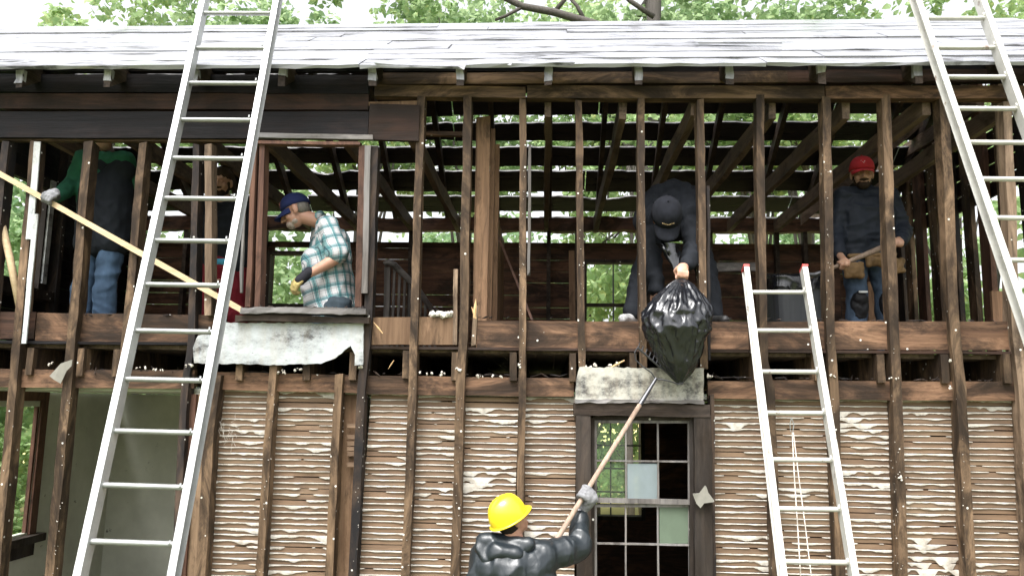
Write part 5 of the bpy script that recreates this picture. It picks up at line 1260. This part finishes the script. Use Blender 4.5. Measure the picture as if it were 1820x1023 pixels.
# ---- man in the yellow helmet -------------------------------------------------------
def helmet_man():
    Y = 4.72; f = V((.74, .48, .47)).normalized(); u = V((-.42, -.30, .85)); u = (u-f*u.dot(f)).normalized(); f *= .90; u *= .90; c = P(909, 923, Y+.0)
    sl, sr = P(868, 985, Y+.02), P(968, 988, Y+.03); el, er = P(842, 1075, Y-.05), P(1030, 972, Y+.16); wl, wr = P(930, 1050, Y+.3), P(1033, 908, Y+.30)
    hl, hr = P(880, 1160, Y), P(945, 1160, Y); neck = P(915, 968, Y+.02)
    gz_ = gh(hl.x, Y); kl = V((hl.x-.02, Y+.03, gz_+.52)); kr = V((hr.x+.02, Y+.03, gz_+.52)); al = V((kl.x, Y-.02, gz_+.1)); ar = V((kr.x+.02, Y-.02, gz_+.1))
    p0, p1 = P(992, 954, Y+.12), P(1166, 672, YF-.20); ax = (p1-p0).normalized(); g2 = p0.lerp(p1, .26); g2 = p0+ax*((P(1036, 884, Y+.33)-p0).dot(ax)); g1 = p0+ax*.03
    hand2 = p0-ax*.28; wl = hand2+V((-.04, .0, -.07))
    b = Sh(); head_prims(b, c, f, u, 0, neck); torso(b, sl, sr, hl, hr, -.012); arm(b, sl, el, wl); arm(b, sr, er, wr); leg(b, hl, kl, al, i=-.01); leg(b, hr, kr, ar, i=-.01)
    gn = V((.35, -.75, -.1)); grip(b, g2, ax, gn, .016, wr, -.001, -1); grip(b, hand2, ax, V((-.6, -.6, 0)), .016, wl, 0, 1)
    o = mk_person('man in a yellow hard hat and wet rain jacket reaching up with a rake', V((hl.x+.1, Y, gz_)), b, 'skin_pink', (c, f, u))
    b = Sh(); torso(b, sl, sr, hl, hr, .04, .14, .14); b.seg(P(905, 1010, Y), P(905, 1120, Y), .17, .18); arm(b, sl, el, wl.lerp(el, .1), (.09, .08, .06), .014); b.chain([sr, sr.lerp(er, .5), er, er.lerp(wr, .5), er.lerp(wr, .78)], [.085, .085, .075, .062, .050])
    b.seg(sr, P(940, 1010, Y), .1, .13); b.seg(sl, P(880, 1010, Y), .1, .14)
    b.bake('rain_jacket', M['raincoat'], o, .008, 3, .011, 9, (1, 1, .6))
    b = Sh(); b.seg(P(862, 962, Y-.03), P(935, 968, Y-.04), .052, .05); b.seg(P(858, 975, Y-.04), P(872, 1005, Y-.07), .055, .05); b.seg(P(880, 980, Y-.08), P(915, 985, Y-.09), .055, .05); b.bake('hood', M['raincoat'], o, .008, 3, .012, 8)
    b = Sh(); b.seg(er.lerp(wr, .74), er.lerp(wr, .93), .042, .037); b.bake('cuff', M['white_cloth'], o, .007, 2, .003, 20)
    b = Sh(); b.seg(hl, hr, .13, .13); leg(b, hl, kl, al, (.1, .08, .075), .01); leg(b, hr, kr, ar, (.1, .08, .075), .01); b.bake('trousers', M['raincoat'], o, .012, 3, .01, 8)
    for an in (al, ar): b = Sh(); shoe(b, an, an+V((0, .18, -.05)), .01, .05); b.bake('boot', M['nail'], o, .01, 3)
    r = f.cross(u).normalized()*f.length; fr = (r, f, u)
    b = Sh(); b.ell(c-f*.035-u*.008, (.079, .068, .075), fr); b.bake('hair', M['hair'], o, .008, 2, .002, 60)
    b = Sh(); grip(b, g2, ax, gn, .016, wr, .004, -1); b.bake('glove', M['glove_grey'], o, .0045, 2, .002, 30)
    # hard hat: ribbed shell with a rim and a short peak
    at = lambda x, y, z: c+r*x+f*y+u*z; bm = bmesh.new(); n = 48; rows = 12; prev = None
    for k in range(rows+1):
        th = (math.pi/2)*k/rows
        if k == rows: cur = [bm.verts.new(at(0, -.012, .176))]
        else:
            cur = []
            for i in range(n):
                a = 2*math.pi*i/n; rx, ry = .108*math.cos(th)**.75, .132*math.cos(th)**.75; x = math.cos(a)*rx; ridge = .006*math.exp(-(x/.012)**2)+.004*math.exp(-((abs(x)-.042)/.008)**2)
                cur.append(bm.verts.new(at(x, -.012+math.sin(a)*ry, .022+.148*math.sin(th)**.92+ridge*math.sin(th))))
        if prev:
            for i in range(n):
                if k == rows: bm.faces.new((prev[i], prev[(i+1) % n], cur[0]))
                else: bm.faces.new((prev[i], prev[(i+1) % n], cur[(i+1) % n], cur[i]))
        prev = cur
    h = obj('hard_hat', bm, M['helmet'], o, smooth=True); bm = bmesh.new(); V1 = []
    for i in range(n):
        a = 2*math.pi*i/n; pk = max(0, math.sin(a))**2.2*.032; V1.append([bm.verts.new(at(math.cos(a)*q, -.012+math.sin(a)*w_, z)) for q, w_, z in ((.107, .131, .026), (.119, .143+pk, .017-pk*.22), (.118, .142+pk, .012-pk*.22), (.104, .128, .018))])
    for i in range(n):
        for k in range(4): bm.faces.new((V1[i][k], V1[(i+1) % n][k], V1[(i+1) % n][(k+1) % 4], V1[i][(k+1) % 4]))
    obj('rim', bm, M['helmet'], h, smooth=True)
    # rake
    q0 = p0-ax*.45; rk = thing('rake', 'long handled metal garden rake raised against the sagging bag', 'rake', (q0+p1)/2)
    mid = p0.lerp(p1, .86)
    bm = bmesh.new(); tube(bm, [q0, p0, mid], [.015, .016, .015], 12); obj('handle', bm, M['pole'], rk, smooth=True)
    bm = bmesh.new(); tube(bm, [mid-ax*.06, mid, p1], [.0175, .0165, .011], 10); 
    YRk = YF-.19
    for pts in ([(1165, 673), (1158, 662), (1144, 652), (1130, 640), (1128, 626), (1134, 616)], [(1165, 673), (1176, 674), (1190, 677), (1205, 682), (1213, 682)]):
        tube(bm, [P(a, b_, YRk) for a, b_ in pts], .0045, 8)
    tube(bm, [P(1134, 618, YRk), P(1168, 648, YRk), P(1213, 682, YRk)], .007, 8)
    for k in range(13):
        t = k/12; a = P(1134+79*t, 618+64*t, YRk); tube(bm, [a, a+V((.012, .0, .03)), a+V((.004, .07, .045))], [.0045, .004, .0015], 6)
    obj('rake_head', bm, M['steel'], rk)
helmet_man()

# ---- bin behind the short ladder ---------------------------------------------------
def make_bin():
    Y = 6.95; c0 = P(1412, 560, Y); zt = P(1412, 497, Y).z; cx = c0.x; w = .225
    t = thing('trash_bin', 'dark grey plastic bin with a black liner folded over its rim', 'bin', (cx, Y, ZF2)); bm = bmesh.new(); n = 40; prev = None
    for k, (z, s_) in enumerate(((ZF2, .84), (ZF2+.02, .86), (zt-.05, .98), (zt-.05, 1.04), (zt, 1.05), (zt, .97), (zt-.1, .94), (ZF2+.04, .8))):
        cur = []
        for i in range(n):
            a = 2*math.pi*i/n; q = (abs(math.cos(a))**5+abs(math.sin(a))**5)**(-.2); rib = 1-.02*((i//2) % 2)*(z < zt-.06); cur.append(bm.verts.new((cx+math.cos(a)*w*q*s_*rib, Y+math.sin(a)*w*q*s_*rib, z)))
        if prev:
            for i in range(n): bm.faces.new((prev[i], prev[(i+1) % n], cur[(i+1) % n], cur[i]))
        else: bm.faces.new(cur[::-1])
        prev = cur
    bm.faces.new(prev); obj('tub', bm, M['bin'], t)
    bm = bmesh.new(); prev = None
    for k in range(6):
        z = zt+.012-.10*max(0, k-1)/4; cur = []
        for i in range(90):
            a = 2*math.pi*i/90; q = (abs(math.cos(a))**5+abs(math.sin(a))**5)**(-.2); nn = noise.noise(V((math.cos(a)*4, math.sin(a)*4, k*.5)))
            rr = w*q*(.97 if k == 0 else 1.075+.02*k/5)+nn*.014*(k > 0); cur.append(bm.verts.new((cx+math.cos(a)*rr, Y+math.sin(a)*rr, z-(k == 5)*abs(nn)*.09-(k == 0)*.03)))
        if prev:
            for i in range(90): bm.faces.new((prev[i], prev[(i+1) % 90], cur[(i+1) % 90], cur[i]))
        prev = cur
    obj('liner', bm, M['bag'], t, smooth=True)
    d = thing('rubble_tray', 'dark tray of rubble resting above the bin', 'tray', (cx+.02, Y+.25, zt+.02)); bm = bmesh.new(); box(bm, (cx-.2, Y+.1, zt+.03), (cx+.2, Y+.4, zt+.07)); box(bm, (cx-.19, Y+.12, ZF2), (cx-.15, Y+.38, zt+.03)); box(bm, (cx+.15, Y+.12, ZF2), (cx+.19, Y+.38, zt+.03)); obj('tray', bm, M['char'], d)
    bm = bmesh.new()
    for k in range(30): chunk(bm, V((cx+random.uniform(-.18, .18), Y+random.uniform(.12, .3), zt+.075)), random.uniform(.006, .014))
    o = obj('rubble', bm, M['stud'], d); o['kind'] = 'stuff'
make_bin()

bpy.data.scenes.remove(TMP)
